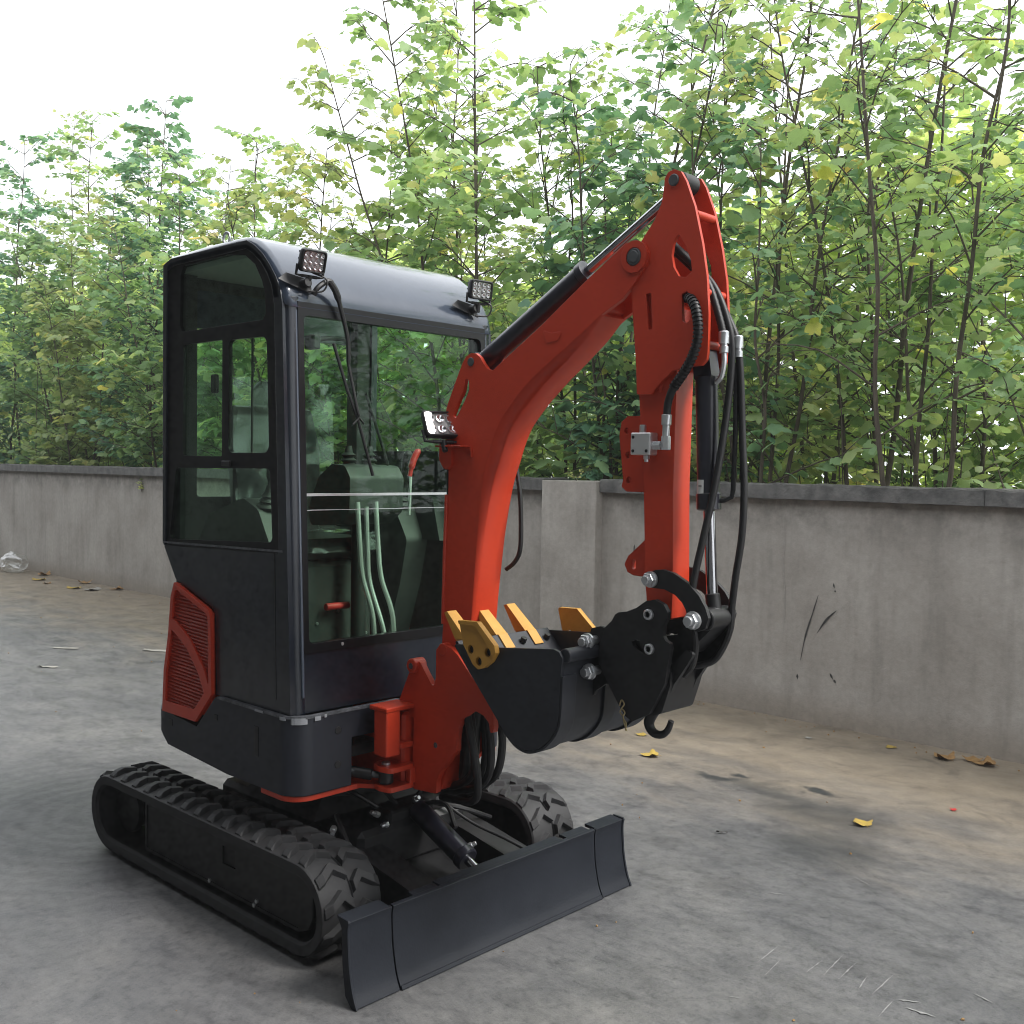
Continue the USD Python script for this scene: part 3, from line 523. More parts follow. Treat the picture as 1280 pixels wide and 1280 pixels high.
outer = [(-.434, 2.13), (-.434, 2.345), (-.425, 2.375), (-.39, 2.392), (-.15, 2.398), (.10, 2.398), (.164, 2.391), (.211, 2.369), (.265, 2.332), (.311, 2.288), (.349, 2.240), (.376, 2.19), (.390, 2.13)]
op = Polygon(outer); rp = []
for k in range(6):
    a = k / 5 * PI / 2; ins = .030 * (1 - math.sin(a)); yy = .500 - .030 * (1 - math.cos(a)) 
    q = op.buffer(-ins) if ins > 1e-6 else op
    rp += [(xx, s * yy if ins > 0 else s * .470, zz) for xx, zz in q.exterior.coords for s in (-1, 1)]
roof = hull(rp) - plate(op.buffer(-.028).union(Polygon([(-.405, 1.9), (-.405, 2.30), (.25, 2.30), (.362, 2.13), (.37, 1.9)])), -.468, .468) - plate(inr.buffer(.002), -.6, .6) - plate(Polygon([(-.36, 2.0), (-.36, 2.315), (.135, 2.335), (.275, 2.21), (.32, 2.0)]), 0, .6)
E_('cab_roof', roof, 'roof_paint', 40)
E_('roof_liner', plate(Polygon([(-.395, 2.345), (.09, 2.350), (.16, 2.335), (.15, 2.318), (.09, 2.330), (-.395, 2.325)]), -.46, .46), 'liner')
for s in (-1, 1):
    p = hull([(a + .042 * math.cos(t), s * (.4565 + .0425 * math.sin(t)), z) for (a, z) in ((.3435, 2.165), (.402, .742)) for t in np.linspace(0, 2 * PI, 20, endpoint=False)])
    E_('front_pillar', p, 'navy_paint', 40)
    E_('pillar_trim', tube([(.384 - .0015, s * .452, 2.12), (.4425, s * .452, .80)], .006, 8), 'roof_paint')
    E_('rear_pillar', hull([(a, s * b, z) for a in (-.432, -.36) for b in (.395, .466) for z in (1.285, 2.36)]), 'interior')
fx = lambda z: .4435 - .0424 * (z - .742)
def front(poly, d0, d1):
    m = platex(poly, d0, d1); return m.warp_batch(lambda v: v + np.stack([fx(v[:, 2]), 0 * v[:, 0], 0 * v[:, 0]], 1))
fp = sbox(-.452, .744, .452, 2.16); gh = rnd(sbox(-.425, .982, .425, 2.105), .02); goff = sbox(-.449, .950, .449, 2.150)
E_('front_panel', front(fp.difference(sbox(-.448, .951, .448, 2.149)), -.03, -.002), 'navy_paint')
E_('windscreen_seal', front(goff.difference(gh), -.022, .005), 'black_gloss')
E_('windscreen', front(sbox(-.43, 1.497, .43, 2.11), -.012, -.007), 'green_glass'); E_('lower_windscreen', front(sbox(-.43, .977, .43, 1.489), -.012, -.007), 'green_glass')
E_('windscreen_rail', front(sbox(-.425, 1.4875, .425, 1.4965), -.014, -.004), 'zinc')
E_('windscreen_rail', front(sbox(-.425, 1.438, .425, 1.4402), -.0065, -.0045), 'zinc')
E_('seal_clip', front(Point(-.285, .968).buffer(.006), .0, .007), 'zinc')
E_('rear_window_frame', platex(sbox(-.42, 1.285, .42, 2.36).difference(rnd(sbox(-.38, 1.46, .40, 2.28), .03)), -.431, -.405), 'interior')
E_('rear_window', platex(sbox(-.39, 1.45, .41, 2.29), -.42, -.416), 'green_glass')
E_('cab_floor', blk(-.40, .40, -.46, .46, .76, .80), 'interior')
E_('cab_back_panel', blk(-.40, -.37, -.46, .46, .80, 1.46), 'interior')
E_('cab_inner_wall', blk(-.37, .37, .455, .467, .80, 1.30), 'interior'); E_('cab_inner_wall', blk(-.37, .37, -.467, -.455, .80, 1.26), 'interior')
E_('lifting_eye', trimesh.creation.torus(.0215, .0052, major_sections=24, minor_sections=10).apply_transform(trimesh.transformations.rotation_matrix(PI / 2, [1, 0, 0])).apply_translation([-.05, -.455, 2.418]), 'zinc')

# --- cab interior
sb = E_('seat_base', blk(-.36, .06, -.26, .16, .80, 1.22, .02), 'interior_grey')
for yy, zz in ((-.22, 1.06), (-.12, .98), (-.02, 1.02), (.10, 1.12), (.12, .92), (-.2, .88)): obj('bolt', rod((.060, yy, zz), (.067, yy, zz), .006, 8), 'zinc', sb)
seat = E_('seat', cat(blk(-.34, .10, -.28, .16, 1.23, 1.31, .03)), 'seat_vinyl')
bk = Manifold.hull_points(np.array([(a + .06 * math.cos(t) * .6, .06 * 0 + b, z + .05 * math.sin(t)) for (a, z) in ((-.30, 1.30), (-.36, 1.62), (-.345, 1.78)) for b in (-.24, .12) for t in np.linspace(0, 2 * PI, 12, endpoint=False)] + [(-.30, b, z) for b in (-.27, .15) for z in (1.36, 1.66)]))
obj('backrest', bk, 'seat_vinyl', seat)
obj('headrest', blk(-.36, -.28, -.17, .06, 1.80, 1.93, .03), 'seat_vinyl', seat)
g = np.stack(np.meshgrid(np.linspace(-.30, .18, 26), np.linspace(-.35, .125, 26), indexing='ij'), -1).reshape(-1, 2)
wr = meshkit.noise(np.c_[g * 14, np.zeros(len(g))], 3) if hasattr(meshkit, 'noise') else np.zeros(len(g))
def crumple(P, s=.012, k=14, seed=3): return P + s * np.stack([meshkit.noise(P * k, seed), meshkit.noise(P * k + 9.1, seed + 1), meshkit.noise(P * k + 4.7, seed + 2)], -1)
i, j = np.meshgrid(np.arange(25), np.arange(25), indexing='ij'); a = i * 26 + j; FQ = np.stack([a, a + 26, a + 27, a + 1], -1).reshape(-1, 4)
P = np.c_[g[:, 1], g[:, 0], np.full(len(g), 1.327) - np.clip(g[:, 1] - .09, 0, 1) * 2.2]
obj('plastic_cover', (crumple(P, .02, 16), FQ), 'plastic_film', seat, True)
P = np.c_[-.225 - .1 * (g[:, 1] + .35), g[:, 0] - .01, 1.33 + (g[:, 1] + .35) * 1.25]
obj('plastic_cover', (crumple(P, .02, 12, 7), FQ), 'plastic_film', seat, True)
for s, y0 in ((-1, -.37), (1, .27)):
    cs = E_('armrest_console', plate(rnd([(-.30, .82), (-.30, 1.28), (-.22, 1.40), (.02, 1.47), (.12, 1.43), (.20, 1.30), (.16, 1.12), (.06, .82)], .04), y0 - .055, y0 + .055), 'interior_grey', 30)
    obj('boot', lathe((.10, y0, 1.44), (.115, y0, 1.52), [(0, .045), (.015, .03), (.02, .036), (.035, .024), (.04, .03), (.055, .018), (.08, .014)], 16), 'interior', cs)
    obj('joystick', lathe((.115, y0, 1.50), (.14, y0, 1.66), [(0, .012), (.03, .012), (.05, .02), (.12, .024), (.15, .018), (.16, .008)], 14), 'interior', cs)
pc = E_('travel_lever_console', plate(rnd([(.02, 1.36), (.02, 1.44), (.08, 1.55), (.16, 1.60), (.24, 1.595), (.275, 1.55), (.27, 1.42), (.20, 1.37)], .03), -.13, .13), 'interior_grey', 30)
for y0 in (-.05, .05): obj('rubber_boot', lathe((.16, y0, 1.585), (.16, y0, 1.67), [(0, .028), (.01, .034), (.02, .02), (.03, .032), (.04, .018), (.05, .028), (.06, .016), (.085, .012)], 16), 'interior', pc)
obj('control_stem', rod((.14, .02, .80), (.14, .02, 1.40), .03), 'interior', pc)
for pts in ([(.30, -.115, 1.46), (.31, -.11, 1.30), (.31, -.095, 1.18), (.325, -.055, 1.02), (.325, -.05, .80)], [(.27, -.05, 1.44), (.275, -.045, 1.28), (.28, -.035, 1.15), (.32, .0, .97), (.33, .02, .80)], [(.29, -.02, 1.46), (.30, -.015, 1.30), (.31, -.005, 1.17), (.325, .04, 1.02), (.325, .05, .80)]):
    E_('travel_lever', tube(spline(pts, 8), .0095, 10), 'steel')
E_('safety_lever', tube(spline([(.20, .225, 1.40), (.20, .23, 1.52), (.195, .235, 1.575)], 6), .006, 8), 'steel'); E_('lever_grip', tube(spline([(.20, .225, 1.555), (.20, .24, 1.61), (.20, .262, 1.65), (.20, .275, 1.655)], 6), [.009] * 4 + [.014] * 10 + [.012] * 4 + [.006], 10), 'red_plastic')
E_('floor_handle', rod((.09, -.10, 1.045), (.09, .01, 1.045), .014), 'red_plastic', label='red handle on the seat base')
E_('instrument_panel', hull([(-.05, .30, 1.30), (.30, .30, 1.30), (-.05, .45, 1.30), (.30, .45, 1.30), (-.02, .33, 1.50), (.22, .33, 1.47), (-.02, .45, 1.50), (.22, .45, 1.47)]), 'interior')
E_('rear_view_bracket', cat(blk(.30, .36, -.36, -.33, 2.00, 2.05, .004), tube([(.345, -.345, 2.03), (.335, -.28, 2.045), (.33, -.20, 2.05)], .008, 8)), 'interior')

# --- work lamps
def work_lamp(c, face, size, leds, up=V(0, 0, 1), legs=None):
    n = np.asarray(face, float); n /= np.linalg.norm(n); x = np.cross(up, n); x /= np.linalg.norm(x); y = np.cross(n, x); c = np.asarray(c, float); w, h = size
    M = lambda m: m.warp_batch(lambda v: c + v[:, :1] * x + v[:, 1:2] * y + v[:, 2:3] * n) if isinstance(m, Manifold) else trimesh.Trimesh(c + m.vertices @ np.stack([x, y, n]), m.faces, process=False)
    rect = lambda a, b, r: rnd(sbox(-a / 2, -b / 2, a / 2, b / 2), r)
    body = hull([(p[0] * s, p[1] * s, z) for p in rect(w, h, .012).exterior.coords for s, z in ((1, -.010), (1, .004), (.94, .008), (.82, -.03))])
    lamp = E_('work_lamp', M(body - prism(rect(w - .012, h - .012, .010), -.004, .1)), 'black_paint')
    obj('reflector', M(prism(rect(w - .014, h - .014, .010), -.006, -.003)), 'lens_white', lamp)
    nx, ny = leds; dx, dy = (w - .016) / nx, (h - .016) / ny; r = min(dx, dy) * .44
    for a in range(nx):
        for b in range(ny):
            q = V((a - (nx - 1) / 2) * dx, (b - (ny - 1) / 2) * dy, -.002)
            cup = lathe(q, q + V(0, 0, .006), [(0, r), (.003, r), (.006, r * .92), (.0061, r * .8), (.001, r * .25), (.0005, r * .1)], 12)
            obj('led', M(cup), 'reflector', lamp)
    obj('lens', M(prism(rect(w - .013, h - .013, .010), .0055, .0072)), 'lens_glass', lamp)
    for k in range(3): obj('cooling_fin', M(blk(-w * .36, w * .36, -h * .32 + k * h * .3, -h * .32 + k * h * .3 + .006, -.042, -.028)), 'black_paint', lamp)
    br = [c - y * h * .2 + x * (w * .5 + .003) - n * .012, c - y * (h * .5 + .012) + x * (w * .5 + .003) - n * .012, c - y * (h * .5 + .014) + x * w * .3 - n * .012]
    obj('bracket', cat(tube(br, .005, 8), tube([c + (q - c) - 2 * x * ((q - c) @ x) for q in br], .005, 8), tube([br[-1], br[-1] - 2 * x * w * .3], .006, 8), rod(c - y * (h * .5 + .010) - n * .012, c - y * (h * .5 + .05) - n * .014, .010)), 'black_paint', lamp)
    return lamp
L1 = work_lamp((.430, -.415, 2.283), (.95, -.06, -.26), (.098, .078), (4, 3)); L2 = work_lamp((.430, .385, 2.292), (.97, -.12, -.12), (.108, .076), (4, 3))
for c in ((.385, -.420, 2.20), (.385, .380, 2.208)):
    s = -1
    E_('lamp_mount', cat(rod((c[0] - .02, c[1], c[2] + .01), (c[0] + .025, c[1], c[2] + .015), .016), hull([(c[0] - .01, c[1] - .10, c[2] + .018), (c[0] - .004, c[1] - .075, c[2] + .008), (c[0] + .006, c[1] + .03, c[2] - .02), (c[0] - .010, c[1] + .03, c[2] + .03), (c[0] - .02, c[1] - .06, c[2] + .045), (c[0] - .03, c[1] - .02, c[2] + .03)])), 'black_paint')
    E_('lamp_cable', tube(spline([(c[0] + .02, c[1] + .02, c[2] + .05), (c[0] + .045, c[1] + .06, c[2] + .03), (c[0] + .04, c[1] + .05, c[2] - .01), (c[0] + .02, c[1] + .0, c[2] - .015)], 6), .0035, 6), 'hose_rubber')
work_lamp((.735, -.10, 1.742), (.80, -.26, .48), (.130, .100), (3, 2))

# --- wipers
WX = lambda y, z, d=.02: (fx(min(z, 2.14)) + d, y, z)
wp = E_('wiper', cat(tube(spline([WX(-.395, 2.175), WX(-.385, 2.20, .03), WX(-.345, 2.228, .03), WX(-.325, 2.225, .03)], 5), .010, 8), tube(spline([WX(-.335, 2.228, .03), WX(-.305, 2.19, .03), WX(-.27, 2.10, .025), WX(-.25, 2.03, .02), WX(-.243, 1.95, .012)], 6), [.012] * 8 + [.008] * 16 + [.006], 8)), 'black_paint')
obj('wiper_blade', tube([WX(-.305, 2.02, .010), WX(-.25, 1.86, .012), WX(-.205, 1.76, .012), WX(-.14, 1.56, .010)], .006, 8), 'black_paint', wp)
obj('blade_carrier', cat(tube(spline([WX(-.243, 1.95, .012), WX(-.215, 1.80, .020), WX(-.205, 1.77, .02)], 6), .006, 8), tube([WX(-.23, 1.74, .014), WX(-.205, 1.765, .02), WX(-.18, 1.745, .014)], .004, 6)), 'black_paint', wp)
E_('wiper', tube(spline([(.31, .02, 1.60), (.33, -.02, 1.66), (.34, -.07, 1.76), (.35, -.12, 1.86)], 6), .006, 8), 'interior')

# --- swing bracket
bp_ = rnd(Polygon([(.735, .985), (.790, .975), (.822, .955), (.875, .905), (.94, .845), (.992, .792), (.998, .735), (.986, .692), (.975, .75), (.950, .770), (.915, .779), (.888, .770), (.850, .742), (.828, .705), (.822, .660), (.822, .625), (.785, .585), (.74, .535), (.722, .50), (.722, .455), (.60, .445), (.595, .52), (.60, .70), (.505, .724), (.588, .893), (.606, .910), (.632, .903), (.66, .868), (.70, .825), (.712, .86), (.712, .96)]), .008)
brk = bp_.difference(Point(.611, .889).buffer(.011)); 
swing = E_('swing_bracket', plate(brk, -.088, -.066), 'red_paint'); 
for s in (1,): obj('bracket_plate', plate(brk, .066, .088), 'red_paint', swing)
obj('bracket_web', cat(plate(rnd([(.60, .45), (.60, .72), (.66, .80), (.70, .80), (.70, .62), (.76, .56), (.72, .46)], .02), -.066, .066), rod((.60, -.105, .889), (.60, -.05, .889), .026), rod((.60, .05, .889), (.60, .105, .889), .026)), 'red_paint', swing)
col = plate(rnd(Polygon([(.528, .452), (.528, .552), (.57, .570), (.57, .60), (.528, .60), (.528, .742), (.612, .742), (.612, .452)]).difference(rnd(sbox(.575, .615, .640, .715), .006)), .004), -.165, -.09)
obj('pivot_housing', cat(blk(.530, .600, -.214, -.150, .578, .744, .004), blk(.505, .602, -.216, -.086, .736, .7525, .003), blk(.530, .600, -.149, -.089, .598, .618, .003)), 'red_paint', swing)
lug_p = rnd(Polygon([(.612, -.205), (.612, -.087), (.50, -.087), (.50, -.17), (.52, -.205), (.56, -.214)]), .018)
obj('cylinder_lug', cat(platez(lug_p, .523, .541), platez(lug_p, .455, .473), blk(.585, .612, -.112, -.086, .470, .526, .003)), 'red_paint', swing)
obj('lug_pin', rod((.553, -.175, .446), (.553, -.175, .550), .016), 'zinc', swing); obj('foot_boss', cat(rod((.745, -.0905, .965), (.745, .0905, .965), .022)), 'red_paint', swing)
obj('ear_pin', rod((.60, -.1075, .889), (.60, -.1045, .889), .011), 'pin_steel', swing); obj('plate_plug', rod((.715, -.0895, .625), (.715, -.087, .625), .010), 'pin_steel', swing)  # the ear disc is a dark stand-in for the shaded pin hole
sc = E_('swing_cylinder', rod((.43, -.277, .515), (.515, -.207, .502), .020), 'black_paint'); obj('cylinder_rod', rod((.33, -.385, .54), (.553, -.175, .498), .012), 'pin_steel', sc); obj('rod_eye', rod((.553, -.175, .475), (.553, -.175, .521), .027), 'black_paint', sc)
# hoses hanging in the bracket arch
for pts in ([(.90, -.03, .77), (.93, -.04, .66), (.92, -.03, .55), (.80, 0, .47), (.60, .05, .43)], [(.93, .02, .77), (.965, .01, .64), (.95, .01, .53), (.82, .04, .45), (.62, .09, .42)], [(.88, .04, .77), (.90, .05, .64), (.88, .05, .52), (.76, .08, .45), (.55, .1, .42)], [(.91, -.055, .76), (.945, -.05, .62), (.955, -.04, .52), (.90, -.01, .44), (.7, .03, .40)], [(.87, -.02, .76), (.88, -.02, .62), (.85, -.01, .5), (.7, .02, .44)], [(.955, .05, .76), (.985, .045, .66), (.97, .04, .55), (.87, .07, .47)]):
    pts = [(a_ - .065, b_ - .01, c_) for a_, b_, c_ in pts]; E_('hydraulic_hose', tube(spline(pts, 8), .014, 10), 'hose_rubber')
bmc = E_('boom_cylinder', rod((.78, .01, .50), (.80, .01, .78), .034), 'black_paint'); obj('cylinder_rod', rod((.80, .01, .78), (.815, .01, .93), .018), 'chrome', bmc)

# --- boom
crease = [(1.395, 2.06), (1.31, 2.004), (1.226, 1.95), (1.146, 1.901), (1.093, 1.862), (1.039, 1.813), (.985, 1.754), (.951, 1.692), (.928, 1.634), (.908, 1.576), (.893, 1.49), (.878, 1.332), (.858, 1.09), (.845, .955)]
tip = [(1.346, 2.176), (1.484, 2.262), (1.522, 2.266), (1.552, 2.252), (1.568, 2.224), (1.563, 2.196), (1.543, 2.170), (1.516, 2.140), (1.474, 2.100)]
rear = [(.712, .955), (.720, 1.08), (.723, 1.32), (.735, 1.50), (.735, 1.62), (.712, 1.75), (.72, 1.80), (.745, 1.85), (.772, 1.903), (.796, 1.948), (.813, 1.970), (.838, 1.981), (.859, 1.979), (.88, 1.966), (.898, 1.942), (.916, 1.924), (.940, 1.916), (1.158, 2.050)]
cs_ = spline(crease, 5); boomp = rnd(Polygon(rear + tip + [tuple(q) for q in cs_]), .006)
slot = rnd(Polygon([(.812, 1.896), (.83, 1.891), (.831, 1.854), (.816, 1.829), (.799, 1.804), (.768, 1.762), (.752, 1.771), (.78, 1.821), (.803, 1.854)]), .006)
core = boomp.buffer(-.012).difference(sbox(.6, 1.86, .935, 2.1)).difference(sbox(1.40, 1.0, 2, 3)).difference(sbox(.6, 1.72, .845, 2.0)).difference(sbox(.6, .9, .78, 1.0))
boomside = boomp.difference(slot).difference(Point(.838, 1.951).buffer(.0))
bm = plate(boomside, -.062, -.047) + plate(boomside, .047, .062) + plate(rnd(core, .01), -.048, .048)
N = 40; A = resample(cs_, N); t = np.linspace(0, 1, N); D = np.interp(t, [0, .06, .25, .5, .7, 1], [.002, .02, .042, .045, .02, .003])
nn = np.gradient(A, axis=0); nn /= np.linalg.norm(nn, axis=1, keepdims=True); out = np.stack([-nn[:, 1], nn[:, 0]], 1); out *= np.where((out @ V(1, -.6)) < 0, -1, 1)[:, None]
secs = np.stack([np.c_[A[:, 0], np.full(N, -.0615), A[:, 1]], np.c_[A[:, 0] + out[:, 0] * D, np.full(N, -.050), A[:, 1] + out[:, 1] * D], np.c_[A[:, 0] + out[:, 0] * D, np.full(N, .050), A[:, 1] + out[:, 1] * D], np.c_[A[:, 0], np.full(N, .0615), A[:, 1]], np.c_[A[:, 0] - out[:, 0] * .02, np.full(N, .05), A[:, 1] - out[:, 1] * .02], np.c_[A[:, 0] - out[:, 0] * .02, np.full(N, -.05), A[:, 1] - out[:, 1] * .02]], 1)
v = secs.reshape(-1, 3); f = []
for i_ in range(N - 1):
    for j_ in range(6): a, b = i_ * 6 + j_, i_ * 6 + (j_ + 1) % 6; f += [(a, b, b + 6), (a, b + 6, a + 6)]
f += [(0, k + 1, k) for k in range(1, 5)] + [((N - 1) * 6, (N - 1) * 6 + k, (N - 1) * 6 + k + 1) for k in range(1, 5)]
belly = trimesh.Trimesh(v, f, process=False); belly.fix_normals()
boom = E_('boom', cat(bm), 'red_paint', 28)
obj('boom_belly', belly, 'red_paint', boom, 35)
obj('boom_pin', cat(rod((1.516, -.068, 2.218), (1.516, .068, 2.218), .026), rod((1.516, -.0705, 2.218), (1.516, .0705, 2.218), .018)), 'pin_steel', boom)
obj('boom_pin', rod((.838, -.066, 1.951), (.838, .066, 1.951), .015), 'pin_steel', boom)
obj('boss_ring', plate(Point(1.516, 2.218).buffer(.047).difference(Point(1.516, 2.218).buffer(.027)), -.0665, -.060), 'red_paint', boom)
obj('weld_recess', plate(rnd([(1.16, 2.035), (1.20, 2.02), (1.245, 2.025), (1.225, 1.995), (1.18, 1.99)], .006), -.0635, -.061), 'red_paint', boom)
obj('lamp_plate', cat(plate(rnd([(.70, 1.690), (.70, 1.62), (.73, 1.58), (.76, 1.60), (.76, 1.69)], .02), -.075, -.062), blk(.72, .845, -.115, -.062, 1.663, 1.669, .002), plate(rnd([(.80, 1.669), (.845, 1.669), (.852, 1.655), (.852, 1.63), (.846, 1.63), (.845, 1.652)], .002), -.068, -.061)), 'red_paint', boom)
obj('edge_rib', tube([(.728, -.064, 1.50), (.722, -.064, 1.30), (.718, -.064, 1.05)], .006, 8), 'red_paint', boom)
for pts in ([(.74, -.02, 1.74), (.775, -.025, 1.80), (.80, -.02, 1.86), (.82, -.01, 1.93), (.86, .0, 2.0), (.90, .01, 1.99)], [(.76, .0, 1.73), (.79, .0, 1.80), (.815, .005, 1.87), (.825, .02, 1.96), (.85, .03, 2.02), (.89, .03, 2.01), (.91, .02, 1.985)], [(.75, .02, 1.75), (.79, .02, 1.83), (.80, .035, 1.94), (.83, .04, 1.995), (.875, .04, 1.99)], [(.715, -.03, 1.30), (.705, -.03, 1.55), (.715, -.03, 1.70), (.76, -.03, 1.78)]):
    E_('hydraulic_hose', tube(spline(pts, 8), .010, 9), 'hose_rubber')
E_('hydraulic_pipe', tube(spline([(.93, .072, 1.60), (.948, .074, 1.50), (.955, .074, 1.38), (.95, .074, 1.31), (.925, .074, 1.27), (.89, .072, 1.245)], 8), .008, 8), 'black_paint')

# --- arm cylinder on top of the boom
_p0, _p1 = V(.838, 0, 1.951), V(1.646, 0, 2.418); _ud = (_p1 - _p0) / np.linalg.norm(_p1 - _p0)
ac = E_('arm_cylinder', lathe(_p0 + _ud * .012, _p0 + _ud * .522, [(0, .030), (.004, .036), (.482, .036), (.485, .039), (.509, .039), (.5102, .03)], 28), 'cylinder_paint')
obj('cylinder_rod', rod(_p0 + _ud * .52, _p0 + _ud * .91, .016), 'chrome', ac); obj('rod_eye', cat(rod((1.645, -.034, 2.418), (1.645, .034, 2.418), .030), rod(_p0 + _ud * .885, _p1, .02)), 'black_paint', ac); obj('base_eye', rod((.838, -.040, 1.951), (.838, .040, 1.951), .034), 'cylinder_paint', ac)

# --- dipper arm
ap = rnd(Polygon([(1.613, 2.427), (1.624, 2.444), (1.646, 2.449), (1.668, 2.439), (1.686, 2.41), (1.717, 2.334), (1.745, 2.226), (1.762, 2.135), (1.771, 2.031), (1.771, 1.925), (1.768, 1.905), (1.752, 1.890), (1.704, 1.889), (1.655, 1.880), (1.615, 1.848), (1.582, 1.815), (1.531, 1.817), (1.525, 1.913), (1.510, 2.05), (1.500, 2.154), (1.503, 2.22), (1.543, 2.271), (1.582, 2.317), (1.604, 2.36), (1.611, 2.396)]), .006)
h1 = rnd(Polygon([(1.664, 2.268), (1.646, 2.237), (1.642, 2.208), (1.651, 2.172), (1.668, 2.146), (1.693, 2.139), (1.713, 2.153), (1.709, 2.185), (1.688, 2.233)]), .008)
h3 = rnd(Polygon([(1.680, 2.094), (1.698, 2.101), (1.712, 2.085), (1.712, 2.02), (1.698, 2.010), (1.685, 2.018)]), .006); s2 = rnd(Polygon([(1.556, 2.106), (1.573, 2.109), (1.582, 2.005), (1.568, 2.002)]), .004)
at = Polygon([(1.506, 2.16), (1.66, 2.06), (1.660, 1.88), (1.656, 1.535), (1.663, 1.255), (1.660, 1.168), (1.634, 1.160), (1.573, 1.205), (1.566, 1.268), (1.553, 1.532), (1.526, 1.85)])
appl = ap.difference(h1).difference(h3).difference(s2)
dip = E_('dipper_arm', plate(rnd(at, .006), -.0415, .0415), 'red_paint', 28)
obj('arm_side_plate', plate(appl, -.056, -.0445), 'red_paint', dip); obj('arm_side_plate', plate(appl, .0445, .056), 'red_paint', dip)
obj('pressed_recess', plate(s2.buffer(.004), -.0448, -.0436), 'red_paint', dip)
obj('side_rib', hull([(1.605, -.043, 1.90), (1.64, -.043, 1.98), (1.655, -.043, 1.98), (1.60, -.043, 1.82), (1.61, -.043, 1.82), (1.625, -.052, 1.90), (1.645, -.052, 1.97), (1.605, -.048, 1.83)]), 'red_paint', dip)
for cx, cz in ((1.712, 2.315), (1.752, 2.093), (1.752, 1.95)): obj('cross_bar', rod((cx, -.045, cz), (cx, .045, cz), .012), 'red_paint', dip)
for cx, cz, r in ((1.646, 2.418, .017),): obj('arm_pin', rod((cx, -.062, cz), (cx, .062, cz), r), 'pin_steel', dip)
fl = rnd(Polygon([(1.545, 1.757), (1.47, 1.757), (1.447, 1.740), (1.440, 1.700), (1.458, 1.566), (1.452, 1.545), (1.472, 1.531), (1.56, 1.531)]), .006)
for hx, hz in ((1.468, 1.713), (1.474, 1.641), (1.479, 1.566)): fl = fl.difference(Point(hx, hz).buffer(.0095))
obj('lug_plate', plate(fl, -.018, -.004), 'red_paint', dip); obj('lug_plate', plate(fl, .012, .026), 'red_paint', dip)
er = rnd(Polygon([(1.565, 1.415), (1.545, 1.395), (1.513, 1.367), (1.476, 1.336), (1.463, 1.311), (1.475, 1.288), (1.50, 1.279), (1.57, 1.279)]), .008).difference(rnd(sbox(1.491, 1.298, 1.506, 1.328), .006))
obj('lifting_lug', plate(er, -.010, .010), 'red_paint', dip)
vb = E_('valve_block', blk(1.530, 1.600, -.082, -.042, 1.640, 1.705, .003), 'steel')
for vf in (cat(hexnut((1.60, -.062, 1.668), (1.628, -.062, 1.668), .014), rod((1.62, -.062, 1.668), (1.642, -.062, 1.668), .009)), hexnut((1.642, -.062, 1.655), (1.642, -.062, 1.695), .014), hexnut((1.560, -.062, 1.70), (1.560, -.062, 1.728), .010), cat(rod((1.575, -.062, 1.62), (1.575, -.062, 1.645), .007), hexnut((1.575, -.062, 1.628), (1.575, -.062, 1.640), .010))): obj('valve_fitting', vf, 'zinc', vb)
for bx, bz in ((1.54, 1.692), (1.54, 1.652), (1.588, 1.652)): obj('valve_screw', rod((bx, -.0835, bz), (bx, -.081, bz), .005, 10), 'black_paint', vb)
hA = spline([(1.685, -.035, 2.085), (1.712, -.058, 2.078), (1.738, -.072, 2.05), (1.752, -.078, 2.0), (1.750, -.078, 1.955), (1.735, -.076, 1.915), (1.705, -.072, 1.872), (1.668, -.068, 1.83), (1.648, -.064, 1.79), (1.643, -.062, 1.752)], 12)
hsl = E_('hydraulic_hose', tube(hA, .0115, 10), 'hose_rubber', 60); P_h = resample(hA[:86], 30); obj('spiral_guard', cat(*[tube(np.array([P_h[i_], P_h[i_] * .45 + P_h[i_ + 1] * .55]), .0148, 10) for i_ in range(29)]), 'hose_rubber', hsl, 40, kind='stuff'); E_('hose_ferrule', lathe((1.6425, -.062, 1.757), (1.642, -.062, 1.695), [(0, .012), (.002, .0145), (.03, .0145), (.032, .011), (.05, .011), (.062, .011)], 14), 'zinc')
for pts in ([(1.60, -.02, 2.27), (1.66, -.022, 2.21), (1.72, -.02, 2.155), (1.755, -.022, 2.10), (1.785, -.022, 2.02), (1.80, -.022, 1.97)], [(1.59, .005, 2.25), (1.66, .005, 2.19), (1.725, .01, 2.13), (1.775, .015, 2.05), (1.805, .02, 1.99), (1.82, .02, 1.95)], [(1.60, -.005, 2.26), (1.67, -.005, 2.20), (1.73, .0, 2.14), (1.765, .0, 2.09), (1.795, .0, 2.02), (1.812, .0, 1.95), (1.81, .0, 1.84), (1.80, -.01, 1.70), (1.785, -.03, 1.54), (1.765, -.05, 1.40), (1.745, -.06, 1.28), (1.74, -.06, 1.18)], [(1.82, .02, 1.95), (1.828, .025, 1.86), (1.835, .03, 1.70), (1.845, .03, 1.55), (1.842, .03, 1.42), (1.825, .03, 1.30), (1.81, .04, 1.22)]):
    E_('hydraulic_hose', tube(spline(pts, 10), .0105, 9, ridged=.08 if len(pts) == 6 else 0), 'hose_rubber', 60)
E_('hydraulic_pipe', tube(spline([(1.80, -.022, 1.94), (1.803, -.022, 1.90), (1.795, -.022, 1.86), (1.775, -.015, 1.845)], 6), .008, 8), 'zinc')
E_('hydraulic_pipe', tube([(1.815, .02, 1.90), (1.818, .022, 1.70), (1.815, .022, 1.545), (1.812, .02, 1.525), (1.795, .01, 1.515), (1.765, 0, 1.512)], .007, 8), 'black_paint')
